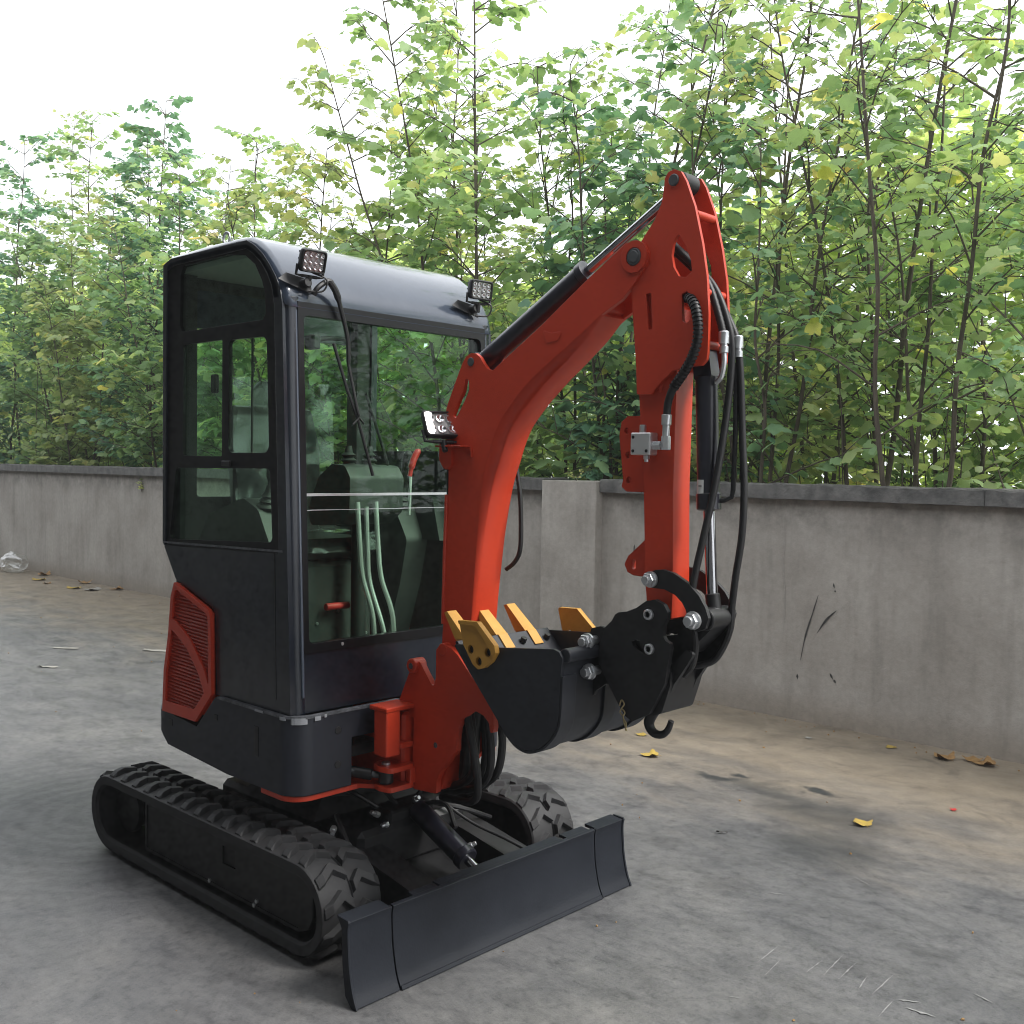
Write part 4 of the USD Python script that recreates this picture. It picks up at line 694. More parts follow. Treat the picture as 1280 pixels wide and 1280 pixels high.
for p in ((1.80, -.022, 1.985), (1.82, .02, 1.975)): E_('hose_ferrule', lathe(p, V(*p) + V(.002, 0, -.06), [(0, .012), (.003, .0145), (.035, .0145), (.037, .0105), (.042, .0105), (.043, .013), (.06, .013)], 12), 'zinc')
# bucket cylinder in front of the arm
bk_ = E_('bucket_cylinder', cat(lathe((1.733, 0, 1.865), (1.752, 0, 1.485), [(0, .028), (.003, .032), (.33, .032), (.333, .035), (.377, .035), (.3805, .028)], 28), hull([(1.733 + .03 * math.cos(a), y, 1.865 + .02 * math.sin(a)) for a in np.linspace(0, 6.28, 10) for y in (-.022, .022)] + [(1.725 + .028 * math.cos(a), y, 1.925 + .028 * math.sin(a)) for a in np.linspace(0, 6.28, 12) for y in (-.022, .022)])), 'cylinder_paint')
obj('cylinder_rod', rod((1.752, 0, 1.485), (1.770, 0, 1.235), .0165), 'chrome', bk_); obj('rod_eye', cat(rod((1.769, 0, 1.25), (1.779, 0, 1.195), .021), rod((1.781, -.058, 1.182), (1.781, .058, 1.182), .032)), 'black_paint', bk_)
a = np.linspace(-.55, .35, 8) - PI / 2 - .2; lab = np.array([(1.7485 + .0336 * math.cos(t), .0336 * math.sin(t), z) for t in a for z in (1.532, 1.572)])
obj('sticker', (lab + V(0, 0, 0), np.array([[2 * k, 2 * k + 2, 2 * k + 3, 2 * k + 1] for k in range(7)])), 'white_label', bk_)
obj('sticker_print', blk(1.737, 1.747, -.0345, -.0335, 1.553, 1.556), 'label_ink', bk_)

# --- linkage, quick coupler, bucket
lk = rnd(Polygon([(1.588, 1.282), (1.600, 1.300), (1.623, 1.310), (1.649, 1.313), (1.686, 1.306), (1.737, 1.281), (1.773, 1.25), (1.795, 1.219), (1.806, 1.190), (1.797, 1.160), (1.77, 1.148), (1.745, 1.158), (1.737, 1.183), (1.732, 1.204), (1.719, 1.224), (1.693, 1.245), (1.656, 1.257), (1.614, 1.257), (1.592, 1.265)]), .005)
E_('tipping_link', plate(lk, -.074, -.060), 'black_paint'); E_('tipping_link', plate(lk, .060, .074), 'black_paint')
lk2 = LineString([(1.781, 1.182), (1.70, 1.10), (1.632, 1.084)]).buffer(.030)
E_('bucket_link', plate(lk2, -.045, .045), 'black_paint')
def bolt(x, z, y0, y1, r=.021, part='pin_bolt'):
    m = cat(rod((x, y0, z), (x, y1, z), r * .62), hexnut((x, y0 + .012, z), (x, y0 + .026, z), r), lathe((x, y0 + .026, z), (x, y0 + .034, z), [(0, r * 1.12), (.008, r * 1.12)], 20), hexnut((x, y1 - .026, z), (x, y1 - .012, z), r)); E_(part, m, 'zinc')
bolt(1.613, 1.282, -.112, .108); bolt(1.766, 1.181, -.120, .112, .023)
cp = rnd(Polygon([(1.462, 1.128), (1.487, 1.150), (1.498, 1.170), (1.512, 1.178), (1.539, 1.182), (1.577, 1.198), (1.608, 1.220), (1.640, 1.228), (1.671, 1.216), (1.685, 1.196), (1.684, 1.175), (1.672, 1.156), (1.670, 1.126), (1.679, 1.114), (1.695, 1.108), (1.698, 1.095), (1.694, 1.069), (1.680, .99), (1.650, .933), (1.628, .895), (1.591, .875), (1.57, .863), (1.542, .875), (1.513, .911), (1.470, .973), (1.440, 1.02), (1.440, 1.06)]), .006)
cp = cp.difference(rnd(Polygon([(1.560, 1.098), (1.578, 1.106), (1.590, 1.104), (1.592, 1.09), (1.603, 1.082), (1.604, 1.068), (1.585, 1.074), (1.565, 1.086)]), .003))
cpl = E_('quick_coupler', plate(cp, -.096, -.080), 'black_paint'); obj('coupler_plate', plate(cp, .080, .096), 'black_paint', cpl)
obj('coupler_body', plate(rnd([(1.50, 1.10), (1.63, 1.10), (1.69, 1.02), (1.688, .985), (1.66, .90), (1.61, .88), (1.52, .93)], .02), -.079, .079) - blk(1.45, 1.8, -.05, .05, 1.02, 1.2), 'black_paint', cpl)
obj('coupler_tail', cat(plate(rnd([(1.655, .90), (1.69, .985), (1.735, 1.05), (1.79, 1.12), (1.80, 1.15), (1.77, 1.15), (1.70, 1.08), (1.655, 1.0), (1.632, .90)], .01), .05, .066), plate(rnd([(1.655, .90), (1.69, .985), (1.735, 1.05), (1.76, 1.09), (1.73, 1.09), (1.68, 1.04), (1.655, 1.0), (1.632, .90)], .01), -.066, -.05)), 'black_paint', cpl)
hk = [(1.580, .885), (1.566, .862), (1.560, .842), (1.566, .826), (1.580, .815), (1.598, .813), (1.616, .820), (1.630, .836), (1.640, .862)]
hs = spline([(a_, 0, b_) for a_, b_ in hk], 6); obj('lifting_hook', tube(hs, np.linspace(.018, .0085, len(hs)), 12), 'black_paint', cpl, 60)
for cx, cz in ((1.621, 1.183), (1.626, 1.084)): obj('coupler_bolt', cat(rod((cx, -.102, cz), (cx, .104, cz), .011), lathe((cx, -.106, cz), (cx, -.096, cz), [(.004, .008), (.004, .0082), (0, .009), (0, .013), (.002, .0155), (.010, .0165)], 18)), 'zinc', cpl)
obj('spring_clip', tube(spline([(1.528, -.104, .905), (1.535, -.104, .922), (1.545, -.104, .912), (1.536, -.104, .898), (1.531, -.104, .885), (1.542, -.104, .875), (1.545, -.104, .860), (1.556, -.104, .835)], 6), .0022, 6), 'brass_wire', cpl)
obj('spring_clip_leg', tube(spline([(1.536, -.104, .898), (1.548, -.104, .887), (1.541, -.104, .872), (1.553, -.104, .858), (1.552, -.104, .835)], 6), .0022, 6), 'brass_wire', cpl)
E_('hydraulic_hose', tube(spline([(1.74, -.06, 1.18), (1.75, -.05, 1.12), (1.735, -.04, 1.05), (1.70, -.03, 1.01)], 8), .0105, 9), 'hose_rubber'); E_('hydraulic_hose', tube(spline([(1.81, .04, 1.22), (1.80, .045, 1.14), (1.76, .045, 1.06), (1.72, .03, 1.035), (1.69, .02, 1.03)], 8), .0105, 9), 'hose_rubber')
bs = rnd(Polygon([(.951, 1.027), (1.146, 1.040), (1.379, 1.066), (1.401, 1.060), (1.413, 1.043), (1.408, .994), (1.404, .871), (1.394, .829), (1.367, .791), (1.333, .763), (1.297, .747), (1.263, .745), (1.222, .757), (1.181, .787), (1.064, .908)]), .006)
bo = [(.951, 1.027), (1.064, .908), (1.181, .787), (1.222, .757), (1.263, .745), (1.297, .747), (1.333, .763), (1.367, .791), (1.394, .829), (1.404, .871), (1.409, .994), (1.413, 1.043), (1.404, 1.062)]
bs_ = spline(bo, 5); nb = np.gradient(bs_, axis=0); nb /= np.linalg.norm(nb, axis=1, keepdims=True); ib = bs_ + np.stack([-nb[:, 1], nb[:, 0]], 1) * .008
bucket = E_('bucket', plate(Polygon(np.vstack([bs_, ib[::-1]])).buffer(0), -.2195, .2195), 'bucket_paint', 35)
obj('side_plate', plate(bs, -.232, -.220), 'bucket_paint', bucket); obj('side_plate', plate(bs, .220, .232), 'bucket_paint', bucket)
obj('lip_plate', plate(rnd([(.945, 1.032), (.955, 1.036), (1.06, .925), (1.05, .916)], .002), -.2195, .2195), 'bucket_paint', bucket)
obj('torsion_tube', rod((1.414, -.222, 1.050), (1.414, .222, 1.050), .021, 24), 'bucket_paint', bucket)
wsx = spline([(1.175, .786), (1.222, .750), (1.263, .737), (1.297, .739), (1.337, .756), (1.373, .786), (1.402, .827), (1.412, .871), (1.417, .99)], 5); nw = np.gradient(wsx, axis=0); nw /= np.linalg.norm(nw, axis=1, keepdims=True)
wear = Polygon(np.vstack([wsx, (wsx + np.stack([-nw[:, 1], nw[:, 0]], 1) * .007)[::-1]])).buffer(0)
for y0, y1 in ((-.232, -.170), (-.03, .03), (.170, .232)): obj('wear_strip', plate(wear, y0, y1), 'bucket_paint', bucket)
earp = rnd(Polygon([(1.395, 1.115), (1.43, 1.125), (1.46, 1.12), (1.54, 1.12), (1.54, .96), (1.455, .955), (1.42, .93), (1.40, .90), (1.385, .95), (1.385, 1.08)]), .008)
obj('bucket_ear', plate(earp, -.079, -.066), 'black_paint', bucket); obj('bucket_ear', plate(earp, .066, .079), 'black_paint', bucket)
for cx, cz in ((1.414, 1.082), (1.425, .992)): bolt(cx, cz, -.150, .140, .022)
inpl = rnd(Polygon([(1.17, 1.032), (1.30, 1.046), (1.30, .95), (1.17, .95)]), .004)
for k, yy in enumerate((-.155, -.012, .130)):
    dy = .026
    tooth = hull([(.845, yy + s * dy * .80, 1.112) for s in (-1, 1)] + [(.858, yy + s * dy * .80, 1.118) for s in (-1, 1)] + [(.905, yy + s * dy, 1.030) for s in (-1, 1)] + [(.955, yy + s * dy, 1.036) for s in (-1, 1)])
    th_ = obj('bucket_tooth', tooth, 'ochre_paint', bucket)
    obj('tooth_adapter', hull([(.902, yy + s * dy * .82, 1.032) for s in (-1, 1)] + [(.960, yy + s * dy * .82, 1.038) for s in (-1, 1)] + [(.93, yy + s * dy * .82, .99) for s in (-1, 1)] + [(1.0, yy + s * dy * .82, .995) for s in (-1, 1)]), 'ochre_paint', th_)
for yy in (-.10, .06, .18): obj('lip_bolt', rod((.985, yy, 1.005), (.992, yy, 1.022), .011, 10), 'black_paint', bucket)
ct = rnd(Polygon([(.990, 1.110), (1.077, 1.114), (1.154, 1.050), (1.160, 1.027), (1.140, .997), (1.108, .973), (1.078, .964), (1.056, .976), (1.010, 1.035)]), .006)
for hx, hz in ((1.044, 1.023), (1.120, 1.023), (1.081, .990)): ct = ct.difference(Point(hx, hz).buffer(.0135))
lipe = rnd(Polygon([(.990, 1.110), (1.077, 1.114), (1.154, 1.050), (1.160, 1.027), (1.146, 1.0), (1.138, 1.03), (1.070, 1.100), (.995, 1.098)]), .003)
cf = ct
c1 = obj('side_cutter', plate(ct, -.246, -.233), 'ochre_paint', bucket); obj('cutter_rim', plate(lipe, -.252, -.2462), 'ochre_paint', c1)
c2 = obj('side_cutter', plate(ct, .233, .246), 'ochre_paint', bucket); obj('cutter_rim', plate(lipe, .2462, .252), 'ochre_paint', c2)
for hx, hz in ((1.044, 1.023), (1.120, 1.023), (1.081, .990)): obj('cutter_bolt', rod((hx, -.236, hz), (hx, -.2325, hz), .0132, 14), 'black_paint', bucket)  # black discs paint the shade inside the cutter holes

# ------------------------------------------------------------------ vegetation
_half = [(.11, -.05), (.25, -.09), (.37, -.01), (.38, .10), (.50, .15), (.585, .31), (.47, .41), (.345, .47), (.37, .60), (.29, .76), (.15, .89)]
LEAF = np.array([(0, .34, 0), (0, .02, 0)] + [(x_, y_, 0) for x_, y_ in _half] + [(0, 1.02, 0)] + [(-x_, y_, 0) for x_, y_ in _half[::-1]], float)
NL = len(LEAF)
LEAF[:, 2] = -.75 * LEAF[:, 0] ** 2 + .16 * np.abs(LEAF[:, 0]) - .28 * np.clip(LEAF[:, 1] - .2, 0, 1) ** 1.5 + .025 * np.sin(9 * LEAF[:, 0]) * np.cos(7 * LEAF[:, 1])
LF = np.array([(0, i, i + 1) for i in range(1, NL - 1)] + [(0, NL - 1, 1)])
OV = np.array([(0, .45, .03), (0, 0, 0), (.27, .22, 0), (.33, .5, 0), (.2, .8, -.04), (0, 1.05, -.10), (-.2, .8, -.04), (-.33, .5, 0), (-.27, .22, 0)]); OF = np.array([(0, i, i + 1) for i in range(1, 8)] + [(0, 8, 1)])
def leaf_verts(P, D, Nn, S, shape=LEAF):
    D = D / np.linalg.norm(D, axis=1, keepdims=True); X = np.cross(D, Nn); X /= np.maximum(np.linalg.norm(X, axis=1, keepdims=True), 1e-6); Z = np.cross(X, D)
    curl = RNG.uniform(.5, 1.6, len(P))
    return P[:, None] + S[:, None, None] * (shape[None, :, :1] * X[:, None] * RNG.uniform(.85, 1.15, (len(P), 1, 1)) + shape[None, :, 1:2] * D[:, None] + shape[None, :, 2:] * (Z * curl[:, None])[:, None])
def stem_tubes(list_, n=5): return cat(*[tube(p, r, n) for p, r in list_])
def in_view(P, m=20):
    d = P - EYE; z = d @ FW; z_ = np.where(z > .1, z, 1e9); px, py = 640 + 1315.43 * (d @ RT) / z_, 640 - 1315.43 * (d @ UP) / z_
    return (z > .1) & (px > -m) & (px < 1280 + m) & (py > -m) & (py < 1280 + m), z
def sapling(x, y, h, label, pal, stems=3, spread=.16, leaf=(.09, .15), dens=1.15, low=.9, named=300, cat_='tree', group=None, name='broadleaf_tree', lean=None, top_thin=.35):
    t = thing(name, label, cat_, (x, y, .3), group); base = V(x, y, .3); allP, allD, allN, allS = [], [], [], []
    for s in range(stems):
        az = 2 * PI * (s / stems) + RNG.uniform(-.6, .6); hh = h * (1 if s == 0 else RNG.uniform(.72, .97)) - .3; ln = spread * RNG.uniform(.4, 1.15) * hh if stems > 1 else spread * .3 * hh
        k = 9; tt = np.linspace(0, 1, k); wob = np.cumsum(RNG.normal(0, .020, (k, 2)), 0) * hh * .33
        off = V(math.cos(az), math.sin(az)); b0 = V(math.cos(az), math.sin(az)) * RNG.uniform(.02, .12) if stems > 1 else V(0, 0)
        cx = b0[0] + off[0] * ln * tt ** 1.2 + wob[:, 0]; cy = b0[1] + off[1] * ln * tt ** 1.2 + wob[:, 1]
        if lean is not None: cx = cx + lean[0] * hh * tt ** 1.6; cy = cy + lean[1] * hh * tt ** 1.6
        P = spline(np.stack([cx, cy, hh * tt - .05], 1), 4); R = (.006 + .0020 * hh) * (1 - np.linspace(0, 1, len(P))) ** .8 + .004
        stem = obj('trunk', tube(P, R, 7), 'bark', t, 60)
        tw = []; L = 0; zs = low - .3
        while zs < hh * .985:
            q = zs / hh; idx = np.searchsorted(P[:, 2], zs); p0 = P[min(idx, len(P) - 1)]; bl = (RNG.uniform(.5, 1.15) * (1 - q) ** .55 * min(1, hh / 5) + .25); ba = RNG.uniform(0, 2 * PI); el = RNG.uniform(.45, 1.0) * (1 - .2 * q)
            d0 = V(math.cos(ba) * math.cos(el), math.sin(ba) * math.cos(el), math.sin(el)); end = d0 * bl; end[2] *= .75
            B = np.array([p0, p0 + d0 * bl * .5, p0 + end + V(*RNG.normal(0, .05, 3))]); B = spline(B, 3); tw.append((B, np.linspace(.008, .0025, len(B)) * (1.1 - .3 * q)))
            subs = [B]
            for _ in range(RNG.integers(2, 5) if bl > .35 else 1):
                a_ = RNG.integers(2, len(B) - 1); dd = (B[-1] - B[0]) / bl; side = np.cross(dd, V(0, 0, 1)) * RNG.choice([-1, 1]) + V(*RNG.normal(0, .3, 3)); e_ = B[a_] + (dd * .6 + side * .7) * bl * RNG.uniform(.3, .55); S_ = np.array([B[a_], B[a_] * .5 + e_ * .5 + V(0, 0, .02), e_]); tw.append((S_, np.array([.004, .003, .002]))); subs.append(S_)
            for S_ in subs:
                ln_ = np.linalg.norm(S_[-1] - S_[0]); m = max(2, int(ln_ / .052 * dens)); tq = np.linspace(.22, 1.0, m); F_ = resample(S_, m * 3); 
                P_ = np.stack([np.interp(tq, np.linspace(0, 1, len(F_)), F_[:, c]) for c in range(3)], 1); dd = (S_[-1] - S_[0]) / max(ln_, 1e-6)
                sd = np.cross(dd, V(0, 0, 1)); sd /= max(np.linalg.norm(sd), 1e-3); alt = np.where(np.arange(m) % 2 == 0, 1., -1.)[:, None]; alt[-1] = 0
                D_ = dd * .75 + sd * alt * RNG.uniform(.5, 1.1, (m, 1)) + RNG.normal(0, .28, (m, 3)); D_[:, 2] = D_[:, 2] * .45 - RNG.uniform(.05, .6, m)
                N_ = V(0, 0, 1) + RNG.normal(0, .38, (m, 3)); pet = RNG.uniform(.03, .08, (m, 1)); P_ = P_ + (D_ * V(1, 1, .3) + V(0, 0, .15)) * pet
                allP.append(P_); allD.append(D_); allN.append(N_); allS.append(RNG.uniform(*leaf, m) * .87 * (1 - .2 * q) * RNG.uniform(.62, 1.22, m))
            zs += RNG.uniform(.10, .19) / dens * (.8 + .5 * (1 - q))
        obj('branches', stem_tubes(tw, 4), 'bark', stem, 60)
    P, D, N_, S = map(lambda a: np.concatenate(a), (allP, allD, allN, allS)); over = 3.98 - (P[:, 1] + y); P[:, 1] += np.where((over > 0) & (P[:, 2] < 2.2), over * 1.15, 0); VV = leaf_verts(P, D, N_, S)
    vis, z = in_view(P + base); score = np.where(vis & (P[:, 2] + .3 > 1.5), z - S * 12, 1e9); order = np.argsort(score); nn = min(named, int((score < 1e8).sum())); pick, rest = order[:nn], order[nn:]
    for i in pick: obj('leaf', (VV[i], LF), 'leaf_' + pal, t, True)
    m = len(rest); v = VV[rest].reshape(-1, 3); f = (LF[None] + (np.arange(m) * NL)[:, None, None]).reshape(-1, 3)
    obj('foliage', (v, f), 'foliage_' + pal, t, True, kind='stuff')
    return t

NEAR = [  # x, y, h, palette, stems, label, extra
    (1.35, 4.55, 6.6, 'blue', 3, 'tall multi-stem tree at the far right with dark trunks and big drooping leaves', dict(leaf=(.10, .17), low=1.7, dens=.6)),
    (0.62, 4.35, 5.6, 'green', 4, 'leafy tree behind the wall just right of the wall scratches, thin crossing stems', dict(leaf=(.09, .155), dens=.62, low=1.7)),
    (0.10, 4.75, 6.9, 'green', 3, 'tall pale green tree second from the right edge, rising out of the picture', dict(leaf=(.09, .155), dens=.62, low=1.5)),
    (-0.55, 4.30, 5.2, 'blue', 4, 'bushy tree with dark blue green lower leaves right of the digging arm', dict(leaf=(.09, .16), low=1.4, dens=.62)),
    (-1.15, 4.9, 6.4, 'olive', 3, 'yellowish tree directly behind the top of the arm', dict(leaf=(.095, .16), dens=.85)),
    (-1.95, 4.4, 5.0, 'blue', 4, 'low dark leaved tree seen under the boom above the pilaster', dict(leaf=(.10, .175), dens=.85, low=1.1)),
    (-2.7, 4.7, 7.0, 'green', 3, 'tall airy tree left of the boom tip with bare thin upper stems', dict(leaf=(.10, .17), dens=.85)),
    (-3.7, 4.3, 6.3, 'green', 3, 'slender tree behind the right cab lamp', dict(leaf=(.10, .17), dens=.85)),
    (-4.6, 5.0, 6.3, 'olive', 3, 'open crowned tree leaning left over the gap of sky, with yellow leaves', dict(leaf=(.10, .17), dens=.85, lean=(-.12, 0))),
    (-5.6, 4.5, 4.9, 'green', 4, 'lower bushy tree seen through the windscreen', dict(leaf=(.095, .16))),
    (-6.6, 4.4, 4.9, 'olive', 4, 'low olive tree behind the cab roof', dict(leaf=(.095, .16))),
    (-7.9, 4.7, 5.4, 'green', 4, 'rounded bright green tree just above the lifting eye of the cab', dict(leaf=(.095, .16))),
    (-9.3, 4.4, 5.3, 'green', 3, 'narrow tree at the left side of the cab', dict(leaf=(.095, .16))),
    (-10.6, 4.8, 6.6, 'blue', 3, 'tall pointed tree standing highest left of the cab', dict(leaf=(.095, .16), spread=.09)),
    (-12.2, 4.5, 5.6, 'olive', 4, 'broad olive tree second from the left edge', dict(leaf=(.095, .16))),
    (-13.6, 4.9, 7.0, 'green', 4, 'wide crowned tree near the left edge with dark forked stems', dict(leaf=(.095, .16))),
    (5.6, 4.6, 6.0, 'green', 3, 'farther tree along the wall on the right, mirrored in the windscreen', dict(named=0, dens=.7)),
    (7.6, 4.9, 6.6, 'blue', 3, 'farthest tree along the wall on the right, mirrored in the windscreen', dict(named=0, dens=.7)),
    (-15.6, 4.6, 7.0, 'blue', 4, 'tree cut by the left edge of the picture', dict(leaf=(.095, .16))),
]
for (x, y, h, pal, st, lab, ex) in NEAR: sapling(x, y, h, lab, pal, st, **ex)
MID = [(1.3, 7.4, 5.0), (.4, 6.3, 5.4), (-1.2, 6.4, 6.4), (-.4, 6.9, 6.0), (-2.2, 7.2, 5.2), (-4.0, 6.9, 7.0), (-5.6, 6.3, 6.4), (-7.2, 6.8, 5.4), (-9.0, 6.4, 5.2), (-10.8, 7.0, 5.9), (-13.0, 6.4, 6.6), (-15.2, 7.1, 7.2), (-17.6, 6.5, 8.2)]
WHERE = ['tree of the second row at the right edge', 'tree of the second row behind the wall scratches', 'tree of the second row behind the top of the arm', 'tree of the second row right of the hydraulic hoses', 'tree of the second row above the pilaster', 'tree of the second row behind the boom cylinder', 'tree of the second row behind the right cab lamp', 'tree of the second row behind the left cab lamp', 'tree of the second row behind the cab roof corner', 'tree of the second row left of the cab', 'tree of the second row under the pointed tree', 'tree of the second row near the left edge', 'leftmost tree of the second row']
for i, ((x, y, h), w) in enumerate(zip(MID, WHERE)):
    sapling(x, y, h, 'slim ' + w, ('olive', 'green')[i % 2], 3, leaf=(.08, .14), dens=.85, low=.8, named=60)
# sunken thicket behind the trees: small far leaves nobody could count
def thicket(name, label, n, x0, x1, y0, y1, ztop, mat, size):
    x = RNG.uniform(x0, x1, n); y = RNG.uniform(y0, y1, n); zt = ztop(x) * (0.75 + .35 * meshkit.noise(np.c_[x * .9, y * .9, 0 * x], 5)); z = .3 + (zt - .3) * RNG.uniform(0, 1, n) ** .8
    keep = meshkit.noise(np.c_[x * 1.6, y * 1.6, z * 1.8], 8) > -.35; x, y, z = x[keep], y[keep], z[keep]; m = len(x)
    D = RNG.normal(0, 1, (m, 3)); D[:, 2] *= .4; N_ = V(0, 0, 1) + RNG.normal(0, .6, (m, 3)); VV = leaf_verts(np.c_[x, y, z], D, N_, RNG.uniform(*size, m), OV)
    f = (OF[None] + (np.arange(m) * 9)[:, None, None]).reshape(-1, 3); o = obj(name, (VV.reshape(-1, 3), f), mat, None, True); tag(o, label, 'undergrowth', kind='stuff')
topz = lambda x: np.interp(x, [-30, -14, -9, -6, -3, 3, 8], [6.6, 5.6, 4.9, 5.0, 6.0, 6.2, 6.2])
thicket('thicket', 'pale yellow green thicket filling the gaps between the tree stems', 70000, -30, 6, 8.6, 10.0, topz, 'foliage_back', (.12, .24))
thicket('undergrowth', 'green undergrowth between the stems just above the wall', 16000, -22, 5, 4.2, 8.4, lambda x: 2.7 + 0 * x, 'foliage_olive', (.07, .14))
tw = []
for _ in range(170):
    x, y = RNG.uniform(-18, 3.5), RNG.uniform(4.1, 7.8); hh = RNG.uniform(1.2, 3.2); a = RNG.uniform(0, 2 * PI); l = RNG.uniform(.05, .5)
    tw.append((spline([(x, y, .3), (x + math.cos(a) * l * .4, y + math.sin(a) * l * .4, .3 + hh * .55), (x + math.cos(a) * l * hh * .6, y + math.sin(a) * l * hh * .6, .3 + hh)], 3), np.linspace(.009, .003, 7) * RNG.uniform(.6, 1.5)))
tag(obj('bare_shoots', stem_tubes(tw, 4), 'bark', None, 60), 'thin bare shoots crowding between the trees behind the wall', 'undergrowth', kind='stuff')

# pale house glimpsed through the leaves at the far left
hs_ = thing('pale_house', 'pale house wall glimpsed through the leaves at the left edge', 'house', (-34, 16, 0))
obj('wall', blk(-4, 4, 0, 6, 0, 5.2), 'pale_house', hs_); obj('roof', hull([(-4.3, -.3, 5.2), (4.3, -.3, 5.2), (-4.3, 6.3, 5.2), (4.3, 6.3, 5.2), (-4.3, 3, 7.2), (4.3, 3, 7.2)]), 'house_roof', hs_)
for k in range(3): obj('window', blk(-3 + k * 2.4, -1.8 + k * 2.4, -.06, .02, 2.6, 3.9), 'house_window', hs_)

# weeds on the wall
def weed(x, y, z, n, s, label, mat='foliage_olive', h=.14):
    t = thing('wall_weed', label, 'weed', (x, y, z)); st = []; P, D = [], []
    for _ in range(n):
        a = RNG.uniform(0, 2 * PI); e = V(math.cos(a) * .06, math.sin(a) * .05 - .01, h * RNG.uniform(.5, 1)); st.append((np.array([V(0, 0, 0), e * .5 + V(0, 0, .01), e]), np.array([.002, .0015, .001])))
        for q in np.linspace(.35, 1, 4): P.append(e * q); D.append(V(math.cos(a + RNG.normal(0, 1)), math.sin(a + RNG.normal(0, 1)), RNG.uniform(-.2, .6)))
    obj('stems', stem_tubes(st, 4), 'bark', t, 60); P, D = np.array(P), np.array(D)
    VV = leaf_verts(P, D, V(0, 0, 1) + RNG.normal(0, .5, (len(P), 3)), RNG.uniform(.6, 1.2, len(P)) * s, OV)
    for q in VV: obj('leaf', (q, OF), 'leaf_olive', t, True)
weed(-8.55, WALL_Y - .03, 1.22, 7, .05, 'small weed growing from the wall just left of the cab', h=.17)
weed(-1.78, WALL_Y + .02, 1.502, 6, .03, 'tiny sprouts on top of the pilaster', h=.10)

# ------------------------------------------------------------------ litter on the pavement
def fallen(x, y, s, ang, mat, label, curl=1.0, name='fallen_leaf', c='leaf'):
    L_ = LEAF.copy(); L_[:, 2] = .6 * curl * (.9 * L_[:, 0] ** 2 + .35 * (L_[:, 1] - .4) ** 2 + .05 * np.sin(7 * L_[:, 1])); L_[:, 2] -= L_[:, 2].min() - .02; c_, s_ = math.cos(ang), math.sin(ang)
    L_ = L_ - V(0, .4, 0); v = np.stack([s * (L_[:, 0] * c_ - L_[:, 1] * s_), s * (L_[:, 0] * s_ + L_[:, 1] * c_), s * L_[:, 2] + .003], 1)
    o = thing(name, label, c, (x, y, 0)); obj('blade', (v, LF), mat, o, True); obj('stalk', tube([(v[1][0], v[1][1], v[1][2] + .001), (v[1][0] + .25 * s * s_, v[1][1] - .25 * s * c_, .004)], .0012, 5), mat, o)
fallen(-.33, 2.55, .065, .4, 'yellow_leaf', 'small yellow leaf lying below the bucket hook', .6)
fallen(-.02, 2.21, .095, 2.2, 'yellow_leaf', 'curled yellow leaf in the open between bucket and wall', 1.3)
fallen(1.32, 1.99, .085, 1.0, 'yellow_leaf', 'pale yellow leaf beside the dark damp stain', 1.1)
fallen(.84, 3.39, .06, 2.8, 'yellow_leaf', 'flat yellow leaf near the foot of the wall', .4)
fallen(1.36, 3.42, .115, 1.9, 'dry_leaf', 'large dry brown leaf against the wall at the right', 1.6)
fallen(1.28, 3.46, .10, .3, 'dry_leaf', 'smaller brown leaf beside the large dry one', 1.2)
fallen(1.15, 3.38, .11, 1.2, 'dry_leaf', 'shrivelled brown leaf left of the large dry one', 1.7)
fallen(-10.66, 3.22, .17, .5, 'yellow_leaf', 'yellow leaf nearest the plastic bag', .8)
fallen(-9.5, 3.17, .17, .3, 'yellow_leaf', 'left one of two pale leaves by the left wall', .6)
fallen(-9.2, 3.26, .19, 2.3, 'pale_scrap', 'right one of two pale leaves by the left wall', .6)
fallen(-9.94, 3.5, .16, 1.3, 'dry_leaf', 'withered brown leaf at the foot of the left wall', 1.5)
fallen(-9.05, 3.5, .15, 2.6, 'dry_leaf', 'brown leaf touching the wall next to the cab', 1.2)
fallen(-11.2, 3.5, .16, 2.1, 'dry_leaf', 'curled brown leaf standing against the wall right of the bag', 1.8)
fallen(.40, 3.23, .04, .8, 'pale_scrap', 'tiny pale flake in the dust below the wall scratches', .5)
fallen(1.54, 2.50, .032, .1, 'red_plastic', 'tiny red petal on the pavement at the right', 1.3, 'red_petal', 'petal')
fallen(-10.2, 3.12, .10, 2.0, 'dry_leaf', 'brown leaf a step out from the left wall', .9)
def scrap(x, y, L, W, ang, mat, label, name='paper_scrap', c='litter'):
    n, m = 7, 4; U, W_ = np.meshgrid(np.linspace(-.5, .5, n), np.linspace(-.5, .5, m), indexing='ij'); u, w = U.ravel() * L, W_.ravel() * W * RNG.uniform(.6, 1.1, n * m); c_, s_ = math.cos(ang), math.sin(ang)
    v = np.stack([u * c_ - w * s_, u * s_ + w * c_, .005 + np.abs(RNG.normal(0, .006, n * m))], 1); i, j = np.meshgrid(np.arange(n - 1), np.arange(m - 1), indexing='ij'); a = i * m + j
    o = obj(name, (v + V(x, y, 0), np.stack([a, a + m, a + m + 1, a + 1], -1).reshape(-1, 4)), mat, None, True); tag(o, label, c)
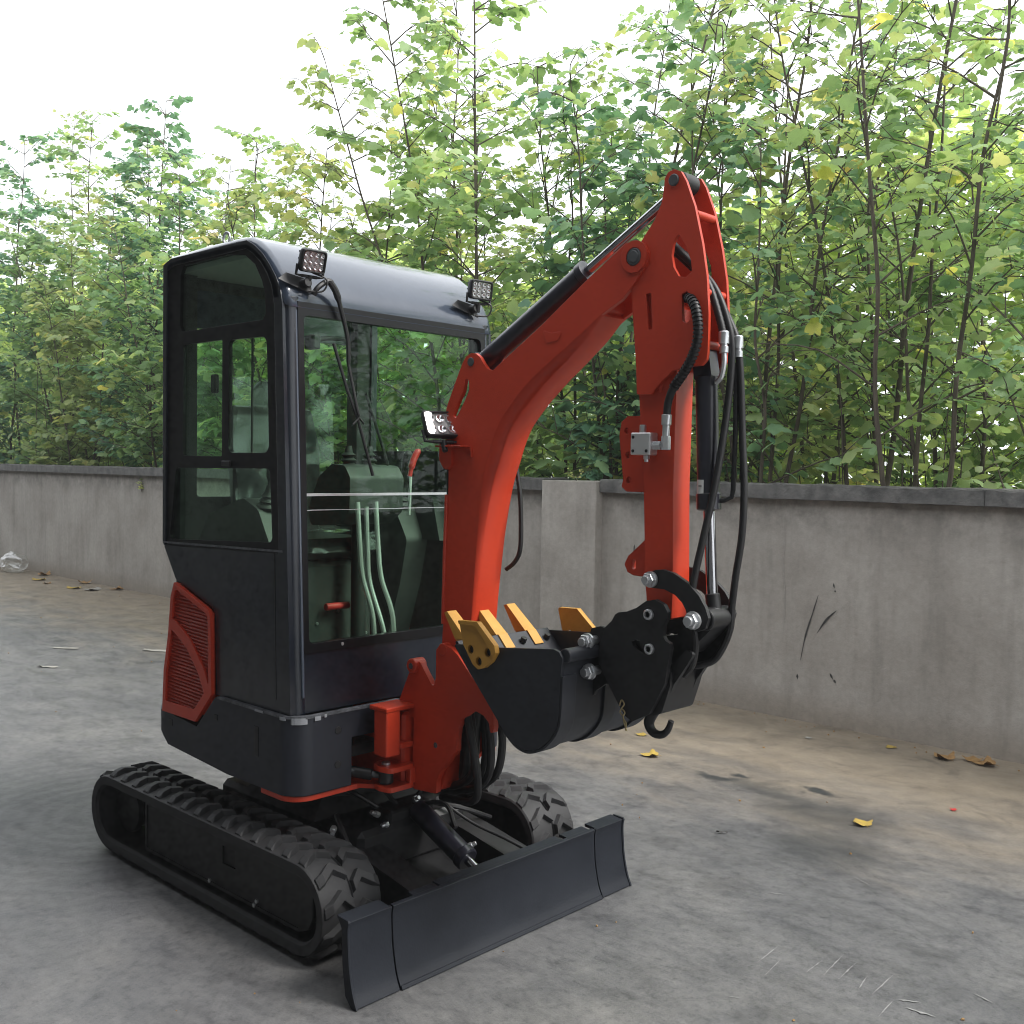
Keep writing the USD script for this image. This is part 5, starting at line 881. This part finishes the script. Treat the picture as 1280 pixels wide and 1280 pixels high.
scrap(-4.8, 1.79, .26, .06, .6, 'pale_scrap', 'thin white scrap next to the red engine grille'); scrap(-5.41, 1.28, .22, .05, .7, 'pale_scrap', 'pale scrap alone on the left pavement'); scrap(-4.7, .83, .16, .04, .6, 'pale_scrap', 'short pale scrap nearest the left edge'); scrap(.94, 1.42, .05, .012, .5, 'dark_scrap', 'short dark twig fragment right of the blade', 'twig', 'twig')
# crumpled clear bag
ic = trimesh.creation.icosphere(4, .5); v = ic.vertices.copy(); v += .16 * np.stack([meshkit.noise(v * 4, 1), meshkit.noise(v * 4 + 5, 2), meshkit.noise(v * 4 + 9, 3)], 1) + .06 * np.stack([meshkit.noise(v * 11, 4), meshkit.noise(v * 11 + 5, 5), meshkit.noise(v * 11 + 9, 6)], 1)
v = v * V(.58, .30, .30); v[:, 2] = np.maximum(v[:, 2] - v[:, 2].min() - .02, .004)
tag(obj('plastic_bag', (v + V(-11.95, 3.33, 0), ic.faces), 'bag_film', None, True), 'crumpled clear plastic bag at the foot of the wall on the far left', 'bag')
v2 = v * V(1.1, .8, .5); tag(obj('plastic_sheet', (v2 + V(-12.75, 3.30, 0), ic.faces), 'bag_film', None, True), 'flat torn plastic sheet left of the crumpled bag', 'litter')
# grit
gp_ = [];
for _ in range(260):
    x = RNG.uniform(-9, 3); y = RNG.uniform(-1.6, 3.5) if RNG.random() < .5 else 3.58 - abs(RNG.normal(0, .12)); r = RNG.uniform(.002, .007)
    q = trimesh.creation.icosahedron(); q.vertices = q.vertices * r * RNG.uniform(.5, 1.3, 3) + RNG.normal(0, r * .15, (12, 3)) + V(x, y, r * .4); gp_.append(q)
tag(obj('grit', cat(*gp_), 'dry_leaf', None, False), 'scattered crumbs of grit on the pavement and along the wall foot', 'grit', kind='stuff')

# ------------------------------------------------------------------ thin autumn haze over the yard and the trees
MATS['haze_air'] = usdkit.material(stage, '/World/Looks/haze_air', {'v': ('principled_volume', dict(color=(0.92, 0.95, 0.97), density=0.0018, anisotropy=0.2))}, volume='v.volume')
tag(obj('haze', blk(-130, 130, -130, 130, -1.0, 14.0), 'haze_air', None, False), 'thin pale haze between the yard and the trees', 'haze', kind='stuff')
